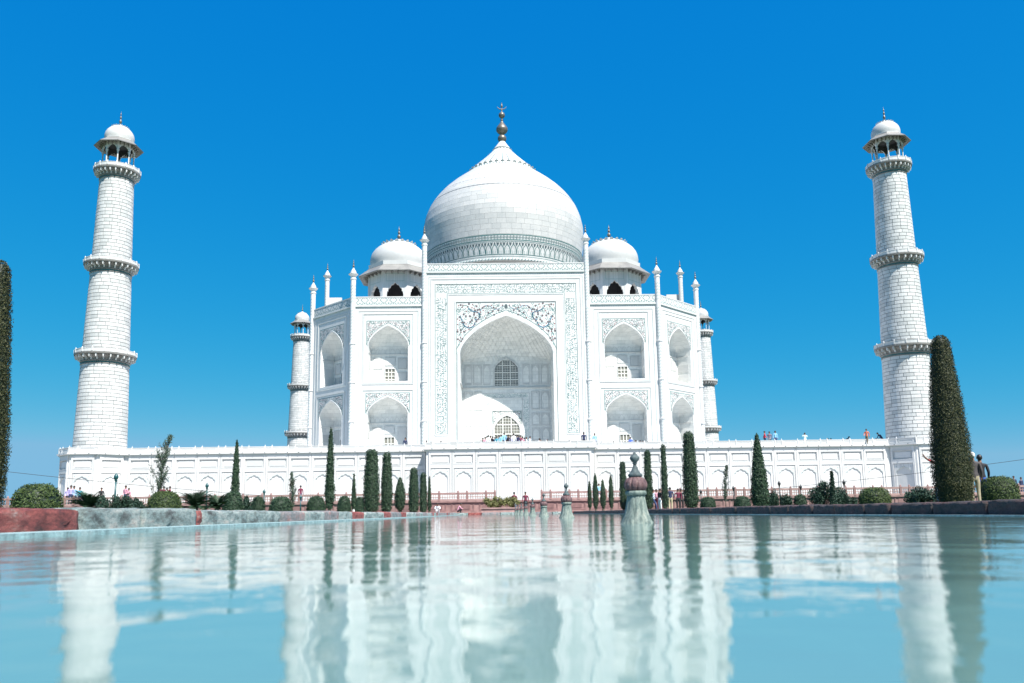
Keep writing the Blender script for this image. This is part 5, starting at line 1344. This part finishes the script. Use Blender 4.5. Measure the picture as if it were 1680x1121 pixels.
def make_bush(i, x, y, h, w, kind, label):
    rs = np.random.RandomState(400+i)
    if kind == 'round':
        t = thing('clipped_bush', label, 'bush', (x, y, GZ), group='clipped round bushes in the garden')
        near = y < -57; leaf = .05 if near else .075
        hh = h*1.0; r = w/2
        n = int(3.0*2*PI*r*hh/(leaf*leaf*.5))
        a = rs.rand(n)*2*PI; q = rs.rand(n); 
        th = np.arccos(1-q*1.0)                       # polar angle from the top
        k = 3.2
        sx = np.sin(th); cz = np.cos(th)
        sc = (np.abs(sx)**k+np.abs(cz)**k)**(-1/k)
        lump = 1+.02*np.sin(4*a+5*th)+.02*rs.randn(n)
        P = np.stack([r*sx*sc*np.cos(a)*lump, r*sx*sc*np.sin(a)*lump, hh*cz*sc*lump*.985+.01], 1)
        N = np.stack([sx*np.cos(a), sx*np.sin(a), cz], 1)
        v, f = leaf_quads(P*(1-.10*rs.rand(n, 1)**2), N, leaf, rs, up=.3)
        core = MB(); vs = []; fs = []; J, I = 10, 20
        for j in range(J+1):
            t_ = PI/2*j/J; s_, c_ = math.sin(t_), math.cos(t_); sc_ = (s_**k+c_**k)**(-1/k)*.93
            for ii in range(I): vs.append((r*s_*sc_*math.cos(2*PI*ii/I), r*s_*sc_*math.sin(2*PI*ii/I), hh*c_*sc_))
        for j in range(J):
            for ii in range(I): fs.append((j*I+ii, (j+1)*I+ii, (j+1)*I+(ii+1) % I, j*I+(ii+1) % I))
        core.add(vs, fs)
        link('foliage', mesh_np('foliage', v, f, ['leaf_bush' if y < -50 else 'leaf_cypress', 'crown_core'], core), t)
    elif kind in ('loose', 'tip'):
        t = thing('shrub' if kind == 'loose' else 'young_conifer', label, 'shrub' if kind == 'loose' else 'tree', (x, y, GZ), group='loose dark shrubs in the garden' if kind == 'loose' else None)
        n = int(900*w*h/.5)+700
        if kind == 'tip':
            tt = rs.rand(n); a = rs.rand(n)*2*PI; rad = w/2*(1-tt)**.8*np.sqrt(rs.rand(n))
            P = np.stack([rad*np.cos(a), rad*np.sin(a), tt*h], 1); N = np.stack([np.cos(a), np.sin(a), .6+0*a], 1)
        else:
            cl = 13; C = np.stack([rs.uniform(-.36, .36, cl)*w, rs.uniform(-.30, .30, cl)*w, rs.uniform(.22, .66, cl)*h], 1); C[:, 2] *= 1-.9*(np.abs(C[:, 0])/(w*.5))**2
            ci = rs.randint(0, cl, n); d = rs.randn(n, 3); d /= np.linalg.norm(d, axis=1, keepdims=True)
            P = C[ci] + d*np.array([.20*w, .20*w, .34*h])*rs.uniform(.35, 1, (n, 1))**.5; P[:, 2] = np.clip(P[:, 2], .02, h); N = d
        N = N/np.linalg.norm(N, axis=1, keepdims=True)
        v, f = leaf_quads(P, N, .10, rs, up=.9, aspect=.42)
        st = MB()
        for k in range(6):
            a = rs.rand()*6.28; st.tube([(0, 0, -.04), (.12*w*math.cos(a), .12*w*math.sin(a), h*.3), (.3*w*math.cos(a), .3*w*math.sin(a), h*.6)], [.02, .014, .006], 5)
        link('foliage', mesh_np('foliage', v, f, ['leaf_dark', 'bark'], st), t)
    else:
        t = thing('cycad', label, 'palm', (x, y, GZ), group='spiky palms behind the left pool edge')
        st = MB(); st.lathe([(.11, -.03), (.12, .12), (.10, .30), (.03, .38)], 10); st.build('trunk', 'bark', t)
        nf = 60; L = w*.80
        fr = MB()
        for k in range(nf):
            a = rs.rand()*2*PI; el = rs.uniform(.15, 1.35); ln_ = L*rs.uniform(.8, 1.12); prev = None
            pts = []
            for s in np.linspace(0, 1, 10):
                e = el - 1.15*s*s
                pts.append(s)
            p = Vector((0, 0, .32)); path = [p.copy()]
            for s in range(9):
                e = el - .95*(s/9)**1.6; p = p + Vector((math.cos(a)*math.cos(e), math.sin(a)*math.cos(e), math.sin(e)))*ln_/9*min(1.0, h/1.1+.15); path.append(p.copy())
            for j in range(1, 10):
                q = path[j]; tn = (path[j]-path[j-1]).normalized(); sd = tn.cross(Vector((0, 0, 1)));
                if sd.length < .01: continue
                sd.normalize(); ll = L*.24*math.sin(PI*min(1, .12+j/10*.85))
                for sgn in (-1, 1):
                    for off in (0, .5):
                        b0 = q - tn*off*ln_/9; tip = b0 + sd*sgn*ll + tn*ll*.55 + Vector((0, 0, ll*.25)); wv = tn*.022
                        fr.add([b0-wv, b0+wv, tip], [(0, 1, 2)])
            fr.tube(path, .006, 3)
        fr.build('fronds', 'leaf_cypress', t)
for i, (x, y, h, w_, k, l) in enumerate(BUSHES): make_bush(i, x, y, h, w_, k, l)
# raised bed of shrubs at the head of the pool
pt = thing('planter_bed', 'raised stone bed of yellow green shrubs at the head of the pool', 'planter', (-.95, -25.2, GZ))
m = MB(); m.box(-1.6, -.7, -.04, 1.6, .7, .30); m.box(-1.68, -.78, .30, 1.68, .78, .38); m.build('bed_wall', 'red_stone_pale', pt)
rs_ = np.random.RandomState(77); n = 5200; cl = 26
C = np.stack([rs_.uniform(-1.35, 1.35, cl), rs_.uniform(-.5, .5, cl), rs_.uniform(.5, 1.0, cl)], 1); ci = rs_.randint(0, cl, n); d = rs_.randn(n, 3); d /= np.linalg.norm(d, axis=1, keepdims=True)
P = C[ci]+d*np.array([.26, .22, .26])*rs_.uniform(.3, 1, (n, 1)); P[:, 2] = np.maximum(P[:, 2], .36)
v, f = leaf_quads(P, d, .11, rs_, up=1.0, aspect=.5); stuff(link('foliage', mesh_np('foliage', v, f, ['leaf_yellow']), pt))
# low pier in the garden on the left
gp = thing('garden_pier', 'low round topped red sandstone pier behind the left pool edge', 'pier', (-18.3, -34.0, GZ))
m = MB(); m.box(-.34, -.22, -.04, .34, .22, .72); m.box(-.40, -.28, -.04, .40, .28, .14); m.build('shaft', 'red_stone', gp)
m = MB(); A = arch_pts(.40, .72, 1.12, 14)
m.add([(u, -.25, z) for u, z in A] + [(u, .25, z) for u, z in A], [tuple(range(15))] + [tuple(range(29, 14, -1))] + [(i, i+15, i+16, i+1) for i in range(14)] + [(0, 14, 29, 15)]); m.build('cap', 'red_stone_pale', gp)

# ------------------------------------------------------------------ lamp posts and cables
for i, (x, y, h, l) in enumerate(LAMPS):
    t = thing('lamp_post', l, 'lamp post', (x, y, GZ), group='thin garden lamp posts')
    mt = 'lamp_green' if x < 0 else 'lamp_dark'
    k = h/2.0
    m = MB(); m.lathe([(.11, -.03), (.11, .10), (.07, .16), (.06, .24)], 12); m.build('base', mt, t, smooth=True)
    m = MB(); m.lathe([(.045, .20), (.040, h-.36)], 10); m.build('pole', mt, t, smooth=True)
    m = MB(); m.lathe([(.045, h-.38), (.075, h-.35), (.05, h-.31), (.085, h-.27), (.105, h-.20), (.09, h-.13), (.05, h-.07), (.018, h-.02), (.008, h+.02)], 12); m.build('lantern', mt, t, smooth=True)
def cable(label, pole_xy, top, end, sag, plabel):
    t = thing('cable_pole', plabel, 'pole', (pole_xy[0], pole_xy[1], GZ))
    m = MB(); m.lathe([(.09, -.04), (.06, .5), (.05, top+.15-GZ)], 10); m.build('shaft', 'lamp_dark', t, smooth=True)
    m = MB(); m.lathe([(.055, top+.11-GZ), (.07, top+.14-GZ), (.05, top+.2-GZ), (.01, top+.24-GZ)], 10); m.build('cap', 'lamp_dark', t, smooth=True)
    a = Vector((pole_xy[0], pole_xy[1], top)); b = Vector(end); m = MB(); pts = []
    for i in range(25):
        s = i/24; p = a.lerp(b, s); p.z -= sag*4*s*(1-s); pts.append(p)
    m.tube(pts, .018, 5); o = m.build('cable', 'cable'); tag(o, label, 'cable')
cable('thin dark cable sagging across the sky left of the marble plinth', (-42.5, -30.5), 4.35, (-20.25, TY+.05, 1.78), .18, 'thin dark pole outside the left edge that carries the cable')
cable('thin dark cable sagging across the sky right of the big cypress', (42.5, -30.5), 4.2, (20.97, TY+.05, 1.78), .18, 'thin dark pole outside the right edge that carries the cable')

# ------------------------------------------------------------------ people
def pose_bones(pose):
    """joint positions for a 1.7 m figure facing -y: name -> (parent, position, radius, region)"""
    B = {'pelvis': (None, (0, 0, .93), (.150, .115), 'leg'), 'waist': ('pelvis', (0, .0, 1.08), (.135, .10), 'top'), 'chest': ('waist', (0, 0, 1.29), (.165, .115), 'top'),
         'neckb': ('chest', (0, .005, 1.43), (.085, .075), 'top'), 'neck': ('neckb', (0, .0, 1.49), (.052, .052), 'skin'), 'head': ('neck', (0, -.015, 1.58), (.076, .090), 'skin'), 'crown': ('head', (0, -.005, 1.665), (.062, .070), 'skin')}
    for s, n in ((1, 'l'), (-1, 'r')):
        B['sh'+n] = ('chest', (s*.185, 0, 1.38), (.062, .062), 'top'); B['el'+n] = ('sh'+n, (s*.235, .03, 1.12), (.047, .047), 'top'); B['wr'+n] = ('el'+n, (s*.235, -.05, .90), (.033, .033), 'top'); B['ha'+n] = ('wr'+n, (s*.23, -.07, .80), (.038, .026), 'skin')
        B['hi'+n] = ('pelvis', (s*.095, 0, .86), (.098, .098), 'leg'); B['kn'+n] = ('hi'+n, (s*.10, -.02, .49), (.066, .066), 'leg'); B['an'+n] = ('kn'+n, (s*.10, .025, .10), (.043, .045), 'leg'); B['to'+n] = ('an'+n, (s*.11, -.13, .045), (.042, .034), 'shoe')
    def mv(n, p): a = B[n]; B[n] = (a[0], p, a[2], a[3])
    if pose == 'walk':
        mv('knl', (.10, -.19, .50)); mv('anl', (.10, -.24, .12)); mv('tol', (.11, -.40, .07)); mv('knr', (-.10, .03, .50)); mv('anr', (-.10, .30, .17)); mv('tor', (-.11, .20, .045))
        mv('ell', (.235, .14, 1.14)); mv('wrl', (.22, .16, .92)); mv('hal', (.22, .14, .82)); mv('elr', (-.235, -.07, 1.14)); mv('wrr', (-.21, -.24, .98)); mv('har', (-.20, -.31, .92))
    if pose == 'armup':
        mv('ell', (.30, -.16, 1.30)); mv('wrl', (.16, -.22, 1.50)); mv('hal', (.09, -.20, 1.58)); mv('elr', (-.27, -.14, 1.24)); mv('wrr', (-.14, -.27, 1.42)); mv('har', (-.08, -.24, 1.50))
    if pose == 'lean':
        for n, dy, dz in (('waist', -.08, 0), ('chest', -.24, -.05), ('neckb', -.36, -.09), ('neck', -.42, -.10), ('head', -.50, -.13), ('crown', -.54, -.13), ('shl', -.30, -.06), ('shr', -.30, -.06), ('ell', -.40, -.08), ('elr', -.40, -.08), ('wrl', -.52, .0), ('wrr', -.52, .0), ('hal', -.60, .02), ('har', -.60, .02)):
            p = B[n][1]; mv(n, (p[0], p[1]+dy, p[2]+dz))
        mv('hil', (.095, .05, .86)); mv('hir', (-.095, .05, .86))
    if pose == 'reach':
        mv('ell', (.34, -.22, 1.36)); mv('wrl', (.30, -.42, 1.48)); mv('hal', (.29, -.50, 1.56))
        mv('knl', (.12, -.16, .50)); mv('anl', (.12, -.14, .10)); mv('tol', (.13, -.30, .045)); mv('anr', (-.10, .14, .10)); mv('tor', (-.11, -.01, .045))
        for i, (dx, dz, L) in enumerate(((-.045, .02, .05), (-.03, .06, .075), (-.005, .075, .085), (.022, .068, .08), (.042, .05, .062))):
            B['f%da' % i] = ('hal', (.29+dx*.8, -.50-.03, 1.56+dz*.7), (.0095, .0095), 'skin'); B['f%db' % i] = ('f%da' % i, (.29+dx*1.7, -.54, 1.56+dz*1.15), (.0085, .0085), 'skin'); B['f%dc' % i] = ('f%db' % i, (.29+dx*2.1, -.57, 1.56+dz*1.5), (.007, .007), 'skin')
    if pose == 'crouch':
        for n in ('waist', 'chest', 'neckb', 'neck', 'head', 'crown', 'shl', 'shr', 'pelvis'):
            p = B[n][1]; k = {'pelvis': 0, 'waist': -.07, 'chest': -.20, 'neckb': -.28, 'neck': -.32, 'head': -.37, 'crown': -.38, 'shl': -.24, 'shr': -.24}[n]; mv(n, (p[0], p[1]+.18+k, p[2]-.73))
        for s, n in ((1, 'l'), (-1, 'r')):
            mv('hi'+n, (s*.10, .14, .17)); mv('kn'+n, (s*.15, -.24, .42)); mv('an'+n, (s*.13, -.10, .09)); mv('to'+n, (s*.14, -.26, .04))
            mv('el'+n, (s*.24, -.20, .44)); mv('wr'+n, (s*.14, -.36, .42)); mv('ha'+n, (s*.08, -.42, .44))
    return B
_pose = {}
def person_mesh(pose):
    if pose in _pose: return _pose[pose]
    B = pose_bones(pose); names = list(B); ix = {n: i for i, n in enumerate(names)}
    me = bpy.data.meshes.new('person_skeleton'); me.from_pydata([B[n][1] for n in names], [(ix[B[n][0]], ix[n]) for n in names if B[n][0]], [])
    o = bpy.data.objects.new('person_skeleton', me); COL.objects.link(o)
    md = o.modifiers.new('skin', 'SKIN'); md.use_smooth_shade = True; md.branch_smoothing = .3
    for i, n in enumerate(names): sv = me.skin_vertices[0].data[i]; sv.radius = B[n][2]; sv.use_root = (n == 'pelvis')
    sb = o.modifiers.new('sub', 'SUBSURF'); sb.levels = 2 if pose == 'reach' else 1; sb.render_levels = sb.levels
    dg = bpy.context.evaluated_depsgraph_get(); out = bpy.data.meshes.new_from_object(o.evaluated_get(dg), depsgraph=dg)
    out.name = 'person_body'; bpy.data.objects.remove(o)
    zmin = min(v.co.z for v in out.vertices)
    for v in out.vertices: v.co.z -= zmin
    reg = {'skin': 0, 'top': 1, 'leg': 2, 'shoe': 3}
    segs = [(Vector(B[B[n][0]][1]), Vector(B[n][1]), reg[B[n][3]]) for n in names if B[n][0]]
    out.materials.clear()
    for k in range(4): out.materials.append(MATS['skin'])
    for p in out.polygons:
        c = p.center + Vector((0, 0, zmin)); best = (9, 0)
        for a, b, r_ in segs:
            ab = b-a; t = max(0, min(1, (c-a).dot(ab)/ab.length_squared)); d = (c-(a+ab*t)).length
            if d < best[0]: best = (d, r_)
        p.material_index = best[1]; p.use_smooth = True
    hp = Vector(B['crown'][1]); hd = Vector(B['head'][1]); c = (hp+hd)/2 - Vector((0, 0, zmin))
    h = MB(); vs = []; fs = []; J, I = 7, 14
    for j in range(J+1):
        t = PI*.62*j/J
        for i in range(I):
            a = 2*PI*i/I; back = math.sin(a)                # y+ is the back of the head
            tt = t*(1.0 + .28*max(0, back) - .30*max(0, -back))
            vs.append((c.x+.088*math.sin(tt)*math.cos(a), c.y+.012+.104*math.sin(tt)*math.sin(a), c.z+.0+.108*math.cos(tt)))
    for j in range(J):
        for i in range(I): fs.append((j*I+i, (j+1)*I+i, (j+1)*I+(i+1) % I, j*I+(i+1) % I))
    h.add(vs, fs)
    f = MB()                                               # face: nose, brow and ears
    f.lathe([(.006, -.012), (.011, 0), (.008, .022), (.004, .04)], 6, c.x, c.y-.098)
    f.v = [(x, y, z+c.z-.028) for x, y, z in f.v]
    for s in (-1, 1): f.box(c.x+s*.082-.008, c.y-.01, c.z-.045, c.x+s*.082+.008, c.y+.02, c.z+.005); f.box(c.x+s*.034-.012, c.y-.097, c.z-.006, c.x+s*.034+.012, c.y-.085, c.z+.004, 1)
    f.box(c.x-.024, c.y-.094, c.z-.066, c.x+.024, c.y-.082, c.z-.058, 1)
    _pose[pose] = (out, h.mesh('hair', 'hair', smooth=True), f.mesh('face', ['skin', 'hair'])); return _pose[pose]
for i, (x, y, z, h, pose, rot, sh, trs, label) in enumerate(PEOPLE):
    bm, hm, fm = person_mesh(pose)
    t = thing('person', label, 'person', (x, y, z), R(rot), group='visitors')
    k = h/1.70; t.scale = (k*(1.12 if 'broad' in label else 1), k, k)
    b = link('body', bm, t)
    for si, mt in ((1, cloth(sh)), (2, cloth(trs)), (3, MATS['shoe'])): b.material_slots[si].link = 'OBJECT'; b.material_slots[si].material = mt
    hh = link('hair' if 'light cap' not in label else 'cap', hm, t)
    if 'light cap' in label: hh.material_slots[0].link = 'OBJECT'; hh.material_slots[0].material = MATS['cap_cloth']
    link('face', fm, t)
